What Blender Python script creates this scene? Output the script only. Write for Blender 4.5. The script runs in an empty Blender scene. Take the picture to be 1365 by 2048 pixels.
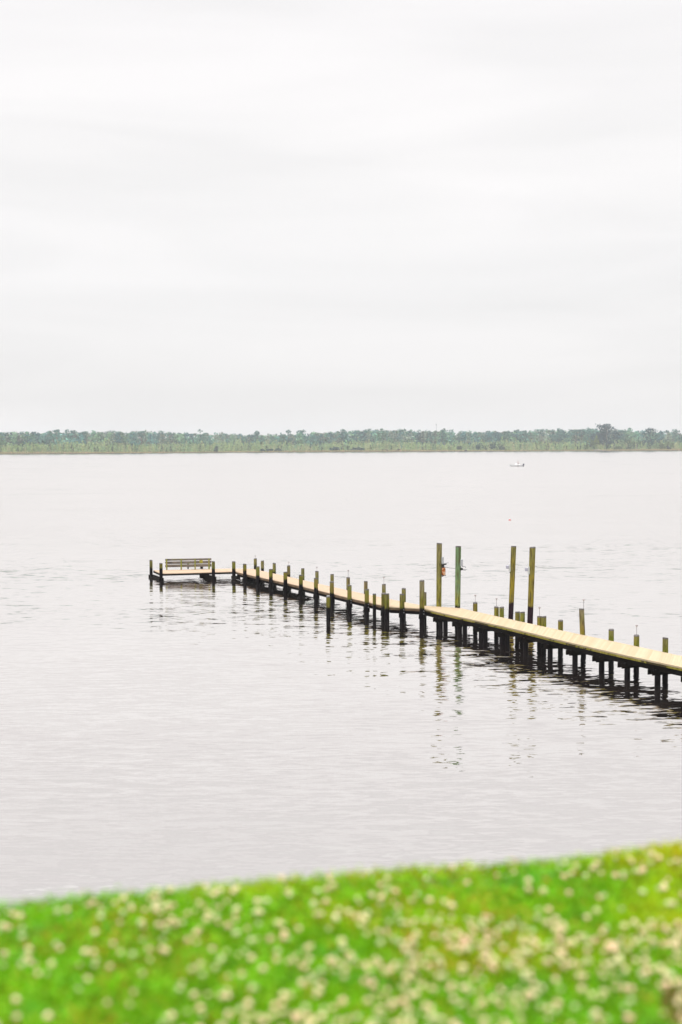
import bpy, bmesh, math, random
import numpy as np
from mathutils import Vector, Matrix, Euler

random.seed(7)
rng = np.random.default_rng(7)
S = bpy.context.scene
COL = S.collection

# ---------------------------------------------------------------- camera
FPX = 2844.0            # focal length in photo pixels (50 mm on a 36 mm tall frame)
CAM_H = 9.0             # eye above the water
cd = bpy.data.cameras.new("camera")
cd.sensor_fit = 'VERTICAL'; cd.sensor_height = 36.0; cd.sensor_width = 24.0
cd.lens = 36.0 * FPX / 2048.0
cd.clip_start = 0.1; cd.clip_end = 12000.0
cd.dof.use_dof = True; cd.dof.focus_distance = 66.0; cd.dof.aperture_fstop = 1.4
cam = bpy.data.objects.new("camera", cd); COL.objects.link(cam)
PITCH = math.atan(140.0 / FPX); ROLL = -math.atan(4.0 / 1365.0)
CR = Matrix.Rotation(math.pi/2 - PITCH, 3, 'X') @ Matrix.Rotation(ROLL, 3, 'Z')
cam.matrix_world = Matrix.Translation((0, 0, CAM_H)) @ CR.to_4x4()
S.camera = cam

# ---------------------------------------------------------------- world, sun, exposure
SUN_EL, SUN_AZ = math.radians(52), math.radians(205)      # azimuth clockwise from +Y: behind the camera, a little left
w = bpy.data.worlds.new("World"); S.world = w; w.use_nodes = True
nt = w.node_tree; nt.nodes.clear()
N = nt.nodes.new; L = nt.links.new
out = N('ShaderNodeOutputWorld'); bg = N('ShaderNodeBackground'); L(bg.outputs[0], out.inputs[0])
sky = N('ShaderNodeTexSky'); sky.sky_type = 'NISHITA'; sky.sun_disc = False
sky.sun_elevation = SUN_EL; sky.sun_rotation = SUN_AZ
skm = N('ShaderNodeVectorMath'); skm.operation = 'SCALE'; skm.inputs['Scale'].default_value = 0.10
L(sky.outputs[0], skm.inputs[0])
tc = N('ShaderNodeTexCoord'); sep = N('ShaderNodeSeparateXYZ'); L(tc.outputs['Generated'], sep.inputs[0])
# overcast layer: brightness by elevation (sin of the elevation), brightest overhead
rp = N('ShaderNodeValToRGB'); L(sep.outputs['Z'], rp.inputs[0])
e = rp.color_ramp.elements
e[0].position = 0.0; e[0].color = (.888, .870, .862, 1)
e[1].position = 1.0; e[1].color = (3.4, 3.4, 3.4, 1)
for p, c in ((.05, (.905, .894, .890, 1)), (.11, (.940, .934, .935, 1)), (.19, (.978, .968, .968, 1)), (.30, (.970, .958, .964, 1)), (.42, (1.05, 1.05, 1.05, 1)), (.62, (2.1, 2.1, 2.1, 1))):
    q = e.new(p); q.color = c
# soft streaky cloud banks
mp = N('ShaderNodeMapping'); mp.inputs['Scale'].default_value = (2.2, 2.2, 17.0); L(tc.outputs['Generated'], mp.inputs[0])
n1 = N('ShaderNodeTexNoise'); n1.inputs['Scale'].default_value = 1.4; n1.inputs['Detail'].default_value = 5; n1.inputs['Roughness'].default_value = .45
n1.inputs['Distortion'].default_value = .5
L(mp.outputs[0], n1.inputs['Vector'])
cr = N('ShaderNodeValToRGB'); L(n1.outputs[0], cr.inputs[0])
cr.color_ramp.elements[0].position = .32; cr.color_ramp.elements[0].color = (.940, .940, .940, 1)
cr.color_ramp.elements[1].position = .66; cr.color_ramp.elements[1].color = (1.02, 1.015, 1.015, 1)
mul = N('ShaderNodeMix'); mul.data_type = 'RGBA'; mul.blend_type = 'MULTIPLY'; mul.inputs[0].default_value = 1
L(rp.outputs[0], mul.inputs[6]); L(cr.outputs[0], mul.inputs[7])
scl = N('ShaderNodeVectorMath'); scl.operation = 'SCALE'; scl.inputs['Scale'].default_value = 1.0
L(mul.outputs[2], scl.inputs[0])
mx = N('ShaderNodeMix'); mx.data_type = 'RGBA'; mx.inputs[0].default_value = .99
L(skm.outputs[0], mx.inputs[6]); L(scl.outputs[0], mx.inputs[7]); L(mx.outputs[2], bg.inputs[0])
bg.inputs[1].default_value = 1.0

sd = bpy.data.lights.new("sun", 'SUN'); sd.energy = 1.5; sd.angle = math.radians(35); sd.color = (1, .965, .92)
so = bpy.data.objects.new("sun", sd); COL.objects.link(so)
sdir = Vector((math.sin(SUN_AZ)*math.cos(SUN_EL), math.cos(SUN_AZ)*math.cos(SUN_EL), math.sin(SUN_EL)))
so.rotation_euler = sdir.to_track_quat('Z', 'Y').to_euler(); so.location = (0, -20, 60)

S.view_settings.view_transform = 'Standard'; S.view_settings.look = 'None'
S.view_settings.exposure = 0.0; S.view_settings.gamma = 1.0; S.view_settings.use_curve_mapping = False
S.cycles.use_denoising = True
S.cycles.max_bounces = 6; S.cycles.volume_bounces = 0
S.cycles.caustics_reflective = False; S.cycles.caustics_refractive = False

# ---------------------------------------------------------------- helpers
DECK = 0.75            # mean deck level above the water; it falls towards the outer end
def deckz(px): return float(np.interp(px, [300, 427, 490, 571, 700, 845, 1100, 1365], [.46, .46, .52, .60, .69, .78, .90, .97]))
def ray(px, py):
    return CR @ Vector(((px - 682.5)/FPX, -(py - 1024.0)/FPX, -1.0))
def P(px, py, z=0.0):
    """the point of the level z seen at photo pixel (px, py)"""
    d = ray(px, py); t = (z - CAM_H)/d.z
    return Vector((d.x*t, d.y*t, z))
def zof(px, py, p):
    """height seen at pixel (px, py) above the ground distance of p"""
    d = ray(px, py); return CAM_H + d.z*(p.y/d.y)
def xat(px, y, py=1000):
    d = ray(px, py); return d.x/d.y*y

def tag(o, label=None, cat=None, group=None, kind=None):
    if label: o['label'] = label
    if cat: o['category'] = cat
    if group: o['group'] = group
    if kind: o['kind'] = kind
    return o
def empty(name, loc):
    o = bpy.data.objects.new(name, None); COL.objects.link(o); o.location = loc
    o.empty_display_size = .2
    return o
def link(name, me, mat, parent=None, smooth=False):
    if mat is not None: me.materials.append(mat)
    if name in ('piling', 'post') and parent is not None and not parent.name.startswith('bench'): me.materials.append(M['head'])
    if smooth:
        me.polygons.foreach_set('use_smooth', [True]*len(me.polygons))
    o = bpy.data.objects.new(name, me); COL.objects.link(o)
    if parent is not None:
        o.parent = parent
        o.matrix_parent_inverse = Matrix.Translation(-Vector(parent.location))
    return o
def build(name, bm, mat, parent=None, smooth=False):
    bmesh.ops.recalc_face_normals(bm, faces=bm.faces[:])
    me = bpy.data.meshes.new(name); bm.to_mesh(me); bm.free()
    return link(name, me, mat, parent, smooth)
def fastmesh(name, V, F, mat, colors=None, parent=None):
    V = np.asarray(V, dtype=np.float32).reshape(-1, 3); F = np.asarray(F, dtype=np.int32)
    k = F.shape[1]
    me = bpy.data.meshes.new(name)
    me.vertices.add(len(V)); me.vertices.foreach_set('co', V.ravel())
    me.loops.add(F.size); me.loops.foreach_set('vertex_index', F.ravel())
    me.polygons.add(len(F)); me.polygons.foreach_set('loop_start', np.arange(0, F.size, k, dtype=np.int32))
    if colors is not None:
        a = me.color_attributes.new('tone', 'FLOAT_COLOR', 'POINT')
        c = np.ones((len(V), 4), dtype=np.float32); c[:, :3] = colors
        a.data.foreach_set('color', c.ravel())
    me.update(calc_edges=True)
    return link(name, me, mat, parent)

def box(bm, c, s, rot=0.0, bevel=0.0, mat3=None):
    r = bmesh.ops.create_cube(bm, size=1.0)
    vs = r['verts']
    M = Matrix.Translation(c) @ (mat3.to_4x4() if mat3 is not None else Matrix.Rotation(rot, 4, 'Z')) @ Matrix.Diagonal((*s, 1))
    bmesh.ops.transform(bm, matrix=M, verts=vs)
    if bevel:
        es = list({ed for v in vs for ed in v.link_edges})
        bmesh.ops.bevel(bm, geom=es, offset=bevel, segments=1, affect='EDGES')
def bar(bm, a, b, w_, h_, bevel=0.0):
    """a beam of width w_ and height h_ from a to b"""
    a = Vector(a); b = Vector(b); d = b - a; l = d.length; d.normalize()
    up = Vector((0, 0, 1)) if abs(d.z) < .95 else Vector((0, 1, 0))
    y = up.cross(d).normalized(); z = d.cross(y)
    M3 = Matrix((d, y, z)).transposed()
    box(bm, (a+b)/2, (l, w_, h_), bevel=bevel, mat3=M3)
def tube(bm, pts, rad, n=8, cap=True):
    pts = [Vector(p) for p in pts]
    rad = rad if isinstance(rad, (list, tuple)) else [rad]*len(pts)
    rings = []
    for i, p in enumerate(pts):
        d = (pts[min(i+1, len(pts)-1)] - pts[max(i-1, 0)]).normalized()
        up = Vector((0, 0, 1)) if abs(d.z) < .95 else Vector((0, 1, 0))
        x = up.cross(d).normalized(); y = d.cross(x)
        rings.append([bm.verts.new(p + (x*math.cos(t) + y*math.sin(t))*rad[i]) for t in (2*math.pi*k/n for k in range(n))])
    for a, b in zip(rings, rings[1:]):
        for k in range(n):
            bm.faces.new((a[k], a[(k+1) % n], b[(k+1) % n], b[k]))
    if cap:
        bm.faces.new(rings[0][::-1]); bm.faces.new(rings[-1])

# ---------------------------------------------------------------- materials
class Mat:
    def __init__(s, name, rough=.7, spec=.3):
        s.m = bpy.data.materials.new(name); s.m.use_nodes = True
        s.t = s.m.node_tree; s.t.nodes.clear()
        s.o = s.n('ShaderNodeOutputMaterial'); s.b = s.n('ShaderNodeBsdfPrincipled')
        s.b.inputs['Roughness'].default_value = rough; s.b.inputs['Specular IOR Level'].default_value = spec
        s.l(s.b.outputs[0], s.o.inputs[0])
    def n(s, k, **kw):
        x = s.t.nodes.new(k)
        for a, v in kw.items(): setattr(x, a, v)
        return x
    def l(s, a, b): s.t.links.new(a, b)
    def pos(s, scale=(1, 1, 1), obj=False):
        g = s.n('ShaderNodeTexCoord').outputs['Object'] if obj else s.n('ShaderNodeNewGeometry').outputs['Position']
        m = s.n('ShaderNodeMapping'); m.inputs['Scale'].default_value = scale; s.l(g, m.inputs[0]); return m.outputs[0]
    def noise(s, scale, vec, detail=3, rough=.5):
        x = s.n('ShaderNodeTexNoise'); x.inputs['Scale'].default_value = scale; x.inputs['Detail'].default_value = detail
        x.inputs['Roughness'].default_value = rough; s.l(vec, x.inputs['Vector']); return x
    def ramp(s, fac, stops):
        r = s.n('ShaderNodeValToRGB'); s.l(fac, r.inputs[0]); el = r.color_ramp.elements
        for i, (p, c) in enumerate(stops):
            q = el[i] if i < 2 else el.new(p)
            q.position = p; q.color = (*c, 1)
        return r.outputs[0]
    def math(s, op, a, b=None, clamp=False):
        x = s.n('ShaderNodeMath', operation=op); x.use_clamp = clamp
        for i, v in enumerate((a, b)):
            if v is None: continue
            if isinstance(v, (int, float)): x.inputs[i].default_value = v
            else: s.l(v, x.inputs[i])
        return x.outputs[0]
    def mix(s, fac, a, b, mode='MIX'):
        x = s.n('ShaderNodeMix', data_type='RGBA', blend_type=mode)
        for i, v in ((0, fac), (6, a), (7, b)):
            if isinstance(v, (int, float)): x.inputs[i].default_value = v
            elif isinstance(v, tuple): x.inputs[i].default_value = (*v, 1)
            else: s.l(v, x.inputs[i])
        return x.outputs[2]
    def rng(s, v, a, b, c, d):
        x = s.n('ShaderNodeMapRange'); s.l(v, x.inputs[0])
        for i, k in enumerate((a, b, c, d)): x.inputs[i+1].default_value = k
        return x.outputs[0]
    def bump(s, h, dist, strength=1.0):
        x = s.n('ShaderNodeBump'); x.inputs['Distance'].default_value = dist; x.inputs['Strength'].default_value = strength
        s.l(h, x.inputs['Height']); s.l(x.outputs[0], s.b.inputs['Normal'])
    def col(s, c):
        if isinstance(c, tuple): s.b.inputs['Base Color'].default_value = (*c, 1)
        else: s.l(c, s.b.inputs['Base Color'])
        return s

def plain(name, c, rough=.6, spec=.3, var=.25, scale=8, metal=0):
    m = Mat(name, rough, spec)
    n = m.noise(scale, m.pos(), 4)
    lo = tuple(v*(1-var) for v in c); hi = tuple(min(1, v*(1+var)) for v in c)
    m.col(m.ramp(n.outputs[0], [(.3, lo), (.7, hi)]))
    m.b.inputs['Metallic'].default_value = metal
    return m.m

def piling_mat(name, wet, algae, mid, top, wetline=.74, greyz=2.2, hue=0.0):
    """creosoted pile: black wet foot, algae above the tide line, weathered head"""
    m = Mat(name, .8, .06)
    g = m.n('ShaderNodeNewGeometry').outputs['Position']
    sp = m.n('ShaderNodeSeparateXYZ'); m.l(g, sp.inputs[0])
    oi = m.n('ShaderNodeObjectInfo').outputs['Random']
    grain = m.noise(11, m.pos((1.3, 1.3, .14)), 5, .7)
    blot = m.noise(3.2, m.pos((1, 1, .7)), 4, .6)
    z = m.math('ADD', sp.outputs['Z'], m.rng(blot.outputs[0], 0, 1, -.16, .16))
    z = m.math('ADD', z, m.rng(oi, 0, 1, -.10, .10))
    c = m.mix(m.rng(blot.outputs[0], .38, .62, 0, 1), algae, mid)
    # greener or greyer individuals
    gr = m.mix(m.rng(oi, .25, .9, 0, .6), c, (.12, .19, .014))
    c = m.mix(m.rng(grain.outputs[0], .42, .62, 0, .8), gr, c)
    c = m.mix(m.rng(z, wetline+.35, greyz, 0, .8), c, top)
    c = m.mix(m.rng(grain.outputs[0], .38, .54, .85, 0), c, (.07, .05, .02))
    wetf = m.rng(z, wetline-.06, wetline+.07, 1, 0)
    c = m.mix(wetf, c, wet)
    # end grain of the sawn top is grey
    nz = m.n('ShaderNodeSeparateXYZ'); m.l(m.n('ShaderNodeNewGeometry').outputs['Normal'], nz.inputs[0])
    c = m.mix(m.rng(nz.outputs['Z'], .5, .8, 0, 1), c, (.17, .155, .14))
    m.col(c)
    m.l(m.rng(wetf, 0, 1, .8, .45), m.b.inputs['Roughness'])
    m.bump(grain.outputs[0], .02, .6)
    return m.m

M_head = (.13, .12, .115)
WET = (.0042, .0028, .0036)
M = {}
M['head'] = plain('piling_head', M_head, .85, .1, .25, 9)
M['pile'] = piling_mat('piling_wood', WET, (.165, .17, .016), (.215, .16, .035), (.25, .22, .14), greyz=1.8)
M['pile_far'] = piling_mat('piling_wood_grey', WET, (.165, .155, .035), (.22, .17, .085), (.26, .23, .17), wetline=.72, greyz=1.5)
M['pile_brown'] = piling_mat('lift_piling_brown', WET, (.27, .225, .018), (.28, .215, .07), (.26, .22, .13), wetline=.80, greyz=4.6)
M['pile_green'] = piling_mat('lift_piling_green', WET, (.26, .27, .04), (.21, .28, .12), (.13, .225, .125), wetline=.80, greyz=2.2)
M['pile_olive'] = piling_mat('lift_piling_olive', (.022, .010, .014), (.32, .235, .018), (.25, .20, .035), (.20, .20, .07), wetline=.84, greyz=4.4)

m = Mat('decking', .8, .2)
ri = m.n('ShaderNodeNewGeometry').outputs['Random Per Island']
gn = m.noise(3.5, m.pos(), 5, .6)
c = m.ramp(ri, [(0, (.42, .33, .205)), (1, (.53, .42, .28))])
c = m.mix(m.rng(gn.outputs[0], .35, .7, 0, .35), c, (.39, .31, .22))
py = m.n('ShaderNodeSeparateXYZ'); m.l(m.n('ShaderNodeNewGeometry').outputs['Position'], py.inputs[0])
c = m.mix(m.rng(py.outputs['Y'], 68, 78, 0, .8), c, (.45, .325, .23))      # the older outer boards are pinker
m.col(c); M['deck'] = m.m

m = Mat('fascia_wood', .8, .1)
a = m.noise(.9, m.pos(), 4, .7); g2 = m.noise(12, m.pos((1, 1, .3)), 4)
c = m.ramp(a.outputs[0], [(.43, (.05, .036, .018)), (.47, (.28, .25, .035)), (.62, (.38, .30, .08))])
m.col(m.mix(m.rng(g2.outputs[0], .4, .6, 0, .4), c, (.10, .085, .02))); M['fascia'] = m.m
M['trim'] = plain('trim_wood', (.46, .37, .24), .8, .1, .12, 1.2)
M['fascia_old'] = plain('outer_fascia_wood', (.13, .085, .05), .8, .2, .5, 2)
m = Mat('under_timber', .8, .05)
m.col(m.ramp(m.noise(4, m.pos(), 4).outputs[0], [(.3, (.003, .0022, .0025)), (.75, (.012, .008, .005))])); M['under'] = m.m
m = Mat('bench_wood', .85, .15)
a = m.noise(2.2, m.pos((1, 1, 2)), 4, .6)
m.col(m.ramp(a.outputs[0], [(.34, (.065, .055, .050)), (.5, (.17, .14, .12)), (.60, (.13, .11, .08)), (.68, (.13, .145, .03))])); M['bench'] = m.m
m = Mat('bench_post_wood', .85, .15)
m.col(m.ramp(m.noise(3, m.pos(), 4).outputs[0], [(.38, (.19, .21, .025)), (.62, (.26, .22, .08))])); M['bench_post'] = m.m
M['plate'] = plain('yellow_plate', (.30, .27, .03), .5)
M['grey_box'] = plain('grey_enclosure', (.38, .39, .41), .45, .4, .08)
M['pale_box'] = plain('pale_enclosure', (.42, .41, .48), .45, .4, .08)
M['white_plate'] = plain('white_bracket', (.55, .56, .52), .5, .3, .1)
M['black'] = plain('black_metal', (.012, .011, .012), .4, .5, .3)
M['rust'] = Mat('rusty_housing', .7, .3).m
m = Mat('rusty_panel', .7, .3)
m.col(m.ramp(m.noise(9, m.pos(), 3).outputs[0], [(.38, (.16, .04, .012)), (.5, (.48, .17, .05)), (.62, (.55, .38, .27))])); M['rust'] = m.m
M['steel'] = plain('galvanised_steel', (.30, .30, .31), .4, .5, .15, 8, .3)
M['lamp_stem'] = plain('lamp_stem', (.22, .19, .20), .5)
M['lamp_head'] = plain('lamp_head', (.26, .21, .21), .45)
M['lamp_glass'] = plain('lamp_glass', (.62, .56, .54), .3)
M['gel'] = plain('hull_white', (.93, .93, .93), .25, .5, .03)
M['gel_low'] = plain('hull_grey', (.70, .70, .69), .3, .5, .05)
M['navy'] = plain('outboard_navy', (.014, .010, .035), .3, .5)
M['skin'] = plain('skin', (.50, .33, .26), .6, .3, .08)
M['cloth_pink'] = plain('shirt_pink', (.55, .42, .44), .8, .1, .08)
M['cloth_grey'] = plain('shirt_grey', (.50, .50, .46), .8, .1, .08)
M['cloth_dark'] = plain('shorts_dark', (.12, .12, .13), .8, .1, .1)
M['hair'] = plain('hair_brown', (.06, .04, .03), .7, .2)
M['buoy'] = plain('buoy_red', (.45, .16, .15), .5)
M['buoy_w'] = plain('buoy_band', (.70, .66, .64), .5)
M['mast'] = plain('mast_grey', (.25, .25, .26), .5)
M['driftwood'] = plain('driftwood', (.30, .27, .25), .9)
M['darkwood'] = plain('dark_wood', (.03, .022, .02), .9)

def foliage_mat(name, rough=.7, trans=.25):
    m = Mat(name, rough, .15)
    at = m.n('ShaderNodeAttribute'); at.attribute_name = 'tone'
    m.col(at.outputs['Color'])
    tr = m.n('ShaderNodeBsdfTranslucent'); m.l(at.outputs['Color'], tr.inputs[0])
    ms = m.n('ShaderNodeMixShader'); ms.inputs[0].default_value = trans
    m.l(m.b.outputs[0], ms.inputs[1]); m.l(tr.outputs[0], ms.inputs[2]); m.l(ms.outputs[0], m.o.inputs[0])
    return m.m
M['leaf'] = foliage_mat('tree_leaves')
M['grassblade'] = foliage_mat('grass_blades', .6, .35)
M['flower'] = foliage_mat('clover_heads', .8, .2)
M['bark'] = plain('pine_bark', (.20, .16, .13), .9, .1, .2, .6)

# lawn soil
m = Mat('lawn_soil', .95, .05)
m.col(m.ramp(m.noise(5, m.pos(), 4).outputs[0], [(.35, (.04, .07, .010)), (.5, (.08, .09, .012)), (.66, (.13, .08, .03))])); M['soil'] = m.m
m = Mat('bluff_earth', .95, .05)
m.col(m.ramp(m.noise(2, m.pos(), 5).outputs[0], [(.35, (.05, .07, .02)), (.6, (.18, .12, .06))])); M['bluff'] = m.m
m = Mat('marsh_ground', .95, .05)
m.col(m.ramp(m.noise(.05, m.pos(), 5).outputs[0], [(.35, (.20, .18, .08)), (.6, (.36, .28, .15))])); M['marsh'] = m.m
m = Mat('shaded_bank', .9, .1)
m.col(m.ramp(m.noise(.2, m.pos(), 4).outputs[0], [(.35, (.03, .025, .03)), (.7, (.10, .08, .07))])); M['bank_shade'] = m.m  # far bank face: the dark shade line at the water is put into its colour

# water: a mirror broken by wave slopes (crests run across the view, stronger out in the open river)
m = Mat('river_water')
t = m
geo = t.n('ShaderNodeNewGeometry').outputs['Position']
sep = t.n('ShaderNodeSeparateXYZ'); t.l(geo, sep.inputs[0])
def slope(scale, sx, det, rot=0.0):
    mp = t.n('ShaderNodeMapping'); mp.inputs['Scale'].default_value = (sx, 1, 1); mp.inputs['Rotation'].default_value = (0, 0, rot)
    t.l(geo, mp.inputs[0])
    nn = t.noise(scale, mp.outputs[0], det, .55)
    nn.inputs['Distortion'].default_value = .4
    v = t.n('ShaderNodeVectorMath', operation='SUBTRACT'); t.l(nn.outputs['Color'], v.inputs[0]); v.inputs[1].default_value = (.5, .5, .5)
    return v.outputs[0]
def vscale(v, k):
    x = t.n('ShaderNodeVectorMath', operation='SCALE'); t.l(v, x.inputs[0])
    if isinstance(k, (int, float)): x.inputs['Scale'].default_value = k
    else: t.l(k, x.inputs['Scale'])
    return x.outputs[0]
def vadd(a, b):
    x = t.n('ShaderNodeVectorMath', operation='ADD'); t.l(a, x.inputs[0]); t.l(b, x.inputs[1]); return x.outputs[0]
patch = t.noise(.035, t.pos((.6, 1.4, 1)), 3, .5).outputs[0]
pk = t.rng(patch, .35, .65, .55, 1.35)
far = t.rng(sep.outputs['Y'], 70, 150, 1.0, .75)
near = t.rng(sep.outputs['Y'], 28, 52, 1.7, 1.0)
k = t.math('MULTIPLY', pk, far)
sw = vscale(slope(.16, .45, 2, .12), .07)
mid = vscale(slope(1.0, .34, 3, -.30), .12)
rip = vscale(vscale(vadd(slope(5.5, .30, 2, .24), slope(3.0, .26, 3, -.16)), .22), near)
tot = vscale(vadd(vadd(sw, mid), rip), k)
msk = t.n('ShaderNodeVectorMath', operation='MULTIPLY'); t.l(tot, msk.inputs[0]); msk.inputs[1].default_value = (.55, 1.0, 0)
# far out, the faces of the ripples that lean to the shore hide the ones behind them
lean = t.n('ShaderNodeCombineXYZ'); t.l(t.rng(sep.outputs['Y'], 60, 300, 0.0, -.055), lean.inputs['Y']); lean.inputs['Z'].default_value = 1
up = t.n('ShaderNodeVectorMath', operation='ADD'); t.l(msk.outputs[0], up.inputs[0]); t.l(lean.outputs[0], up.inputs[1])
# small river waves are gentle: their far faces never tip past about 3 degrees
us = t.n('ShaderNodeSeparateXYZ'); t.l(up.outputs[0], us.inputs[0])
uc = t.n('ShaderNodeCombineXYZ'); t.l(us.outputs['X'], uc.inputs['X']); t.l(t.math('MINIMUM', t.math('MAXIMUM', us.outputs['Y'], -.085), t.rng(sep.outputs['Y'], 88, 150, .055, .008)), uc.inputs['Y']); t.l(us.outputs['Z'], uc.inputs['Z'])
nrm = t.n('ShaderNodeVectorMath', operation='NORMALIZE'); t.l(uc.outputs[0], nrm.inputs[0]); NR = nrm.outputs[0]
fr = t.n('ShaderNodeFresnel'); fr.inputs['IOR'].default_value = 1.33; t.l(NR, fr.inputs['Normal'])
fac = t.rng(fr.outputs[0], 0.06, .42, .645, .945)
gl = t.n('ShaderNodeBsdfGlossy'); gl.inputs['Color'].default_value = (.995, .965, .948, 1); t.l(NR, gl.inputs['Normal'])
gl.inputs['Roughness'].default_value = .03
df = t.n('ShaderNodeBsdfDiffuse'); df.inputs['Color'].default_value = (.045, .034, .030, 1)
ms = t.n('ShaderNodeMixShader'); t.l(fac, ms.inputs[0]); t.l(df.outputs[0], ms.inputs[1]); t.l(gl.outputs[0], ms.inputs[2])
t.l(ms.outputs[0], t.o.inputs[0]); t.t.nodes.remove(t.b)
M['water'] = m.m

# ================================================================ SETTING
EXT = 2600.0
# river
fastmesh('river_water', [(-EXT, -40, 0), (EXT, -40, 0), (EXT, EXT, 0), (-EXT, EXT, 0)], [(0, 1, 2, 3)], M['water'])
bpy.data.objects['river_water']['kind'] = 'structure'
# river bed / ground sheet under everything
fastmesh('ground', [(-EXT, -60, -1.2), (EXT, -60, -1.2), (EXT, EXT, -1.2), (-EXT, EXT, -1.2)], [(0, 1, 2, 3)], M['marsh'])
bpy.data.objects['ground']['kind'] = 'structure'

# far shore
SH = [(-900, 911), (0, 908.6), (210, 907.4), (455, 905.4), (680, 904.4), (905, 903.3), (1150, 902.4), (1365, 901.6), (2300, 898.5)]
shore_w = [P(x, y) for x, y in SH]
shore_w = [Vector((-EXT+5, shore_w[0].y, 0))] + shore_w + [Vector((EXT-5, shore_w[-1].y, 0))]
sx = np.array([p.x for p in shore_w]); sy = np.array([p.y for p in shore_w])
def shoreY(x):
    return np.interp(x, sx, sy) + 2.5*np.sin(np.asarray(x)*.041) + 1.6*np.sin(np.asarray(x)*.13+1)
xs = np.linspace(-EXT+5, EXT-5, 900); ys = shoreY(xs) + rng.normal(0, .8, len(xs))
V = []; F = []
for x, y in zip(xs, ys):
    V += [(x, y, -.6), (x, y+.3, .45), (x, y+60, .9), (x, EXT-3, 1.6)]
for i in range(len(xs)-1):
    a = 4*i
    for j in range(3): F.append((a+j, a+4+j, a+5+j, a+1+j))
o = fastmesh('marsh_terrain', V, F, M['marsh']); o['kind'] = 'structure'
o.data.materials.append(M['bank_shade'])
for i, p in enumerate(o.data.polygons):
    if i % 3 == 0: p.material_index = 1

# ================================================================ leaf clump tools
def clumps(C, size, col, jit=.18, aspect=1.0):
    """quads of random tilt at centres C (n,3) -> verts, faces, colours"""
    n = len(C)
    a = rng.normal(size=(n, 3)); a /= np.linalg.norm(a, axis=1, keepdims=True)
    b = rng.normal(size=(n, 3)); b -= (a*b).sum(1, keepdims=True)*a; b /= np.linalg.norm(b, axis=1, keepdims=True)
    s = (size*rng.uniform(.6, 1.3, n))[:, None] if np.isscalar(size) else size[:, None]
    a = a*s; b = b*s*aspect
    V = np.stack([C-a-b*.6, C+a*.7-b, C+a+b*.7, C-a*.5+b], 1).reshape(-1, 3)
    F = np.arange(4*n).reshape(n, 4)
    cc = np.broadcast_to(np.asarray(col, float), (n, 3))*(1+rng.normal(0, jit, (n, 1)))
    cc = np.clip(cc, .005, 1)
    return V, F, np.repeat(cc, 4, axis=0)
def ellip(n, c, r, hollow=.55):
    d = rng.normal(size=(n, 3)); d /= np.linalg.norm(d, axis=1, keepdims=True)
    q = rng.uniform(hollow**3, 1, n)**(1/3)
    q *= 1 + rng.normal(0, .12, n)
    return np.asarray(c) + d*q[:, None]*np.asarray(r)
class Bag:
    def __init__(s): s.V = []; s.F = []; s.C = []; s.n = 0
    def add(s, V, F, C):
        s.V.append(V); s.F.append(F + s.n); s.C.append(C); s.n += len(V)
    def make(s, name, mat, parent=None):
        return fastmesh(name, np.concatenate(s.V), np.concatenate(s.F), mat, np.concatenate(s.C), parent)
def stick(bag, a, b, r0, r1, col):
    """3-sided tapered stick"""
    a = np.asarray(a, float); b = np.asarray(b, float)
    V = []
    for p, r in ((a, r0), (b, r1)):
        for k_ in range(3):
            t_ = 2.094*k_
            V.append(p + np.array((math.cos(t_)*r, math.sin(t_)*r, 0)))
    F = np.array([(0, 1, 4, 3), (1, 2, 5, 4), (2, 0, 3, 5)])
    bag.add(np.array(V), F, np.tile(np.asarray(col, float), (6, 1)))

PINE = np.array([(.085, .190, .165), (.115, .235, .165), (.060, .150, .150), (.150, .260, .155), (.175, .210, .165)])  # crown tones, with part of the distance haze mixed in as blue
YOUNG = np.array([(.290, .400, .165), (.370, .440, .190), (.230, .360, .170), (.390, .390, .220), (.180, .300, .160)])
def crown_pts(x, y, z, H, W, n, flat=.5):
    """several uneven lobes in the upper part of a tree"""
    nl = rng.integers(4, 8); pts = []
    for i in range(nl):
        h = rng.uniform(.45, .93)*H
        rr = W*(.28 + .25*rng.random())*(1.15 - abs(h/H-.68)*1.4)
        ang = rng.uniform(0, 6.28); off = W*.36*rng.random()*(1.25-h/H)*1.6
        c_ = (x+math.cos(ang)*off, y+math.sin(ang)*off, z+h-rr*flat*.3)
        pts.append(ellip(max(6, n//nl), c_, (rr, rr, rr*flat), .4))
    pts.append(ellip(max(6, n//6), (x, y, z+H*.93), (W*.26, W*.26, H*.07), .2))
    return np.concatenate(pts)

# the far wood: one mass of pines behind, young growth in front, marsh grass along the bank
bag = Bag()
for i in range(1700):
    x = rng.uniform(-560, 560); d = rng.uniform(62, 190)
    y = float(shoreY(x)) + d
    big = .96 + .16*math.sin(x*.021) * math.sin(x*.0083+2) + rng.normal(0, .07)
    if 250 < x/ y*1000: pass
    H = 17.0*big*(y/1290.0)**.4
    W = rng.uniform(6, 10.5)
    base = PINE[rng.integers(0, 5)]*rng.uniform(.6, 1.6)
    C = crown_pts(x, y, .9, H, W, 85, rng.uniform(.4, .7))
    bag.add(*clumps(C, .62, base, .28))
    tcol = (.30, .27, .24) if rng.random() < .25 else (.13, .105, .09)
    stick(bag, (x, y, .5), (x+rng.normal(0, .3), y, .9+H*.9), .26, .10, tcol)
    # understorey clump
    C = ellip(40, (x+rng.normal(0, 4), y-rng.uniform(0, 6), rng.uniform(3, 11)), (4.5, 3, 4.2), .2)
    bag.add(*clumps(C, .85, base*1.05+np.array((.01, .02, 0)), .3))
o = bag.make('pine_forest', M['leaf']); tag(o, 'long mass of hazy blue green pines filling the far shore', kind='stuff')
o['category'] = 'forest'

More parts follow.
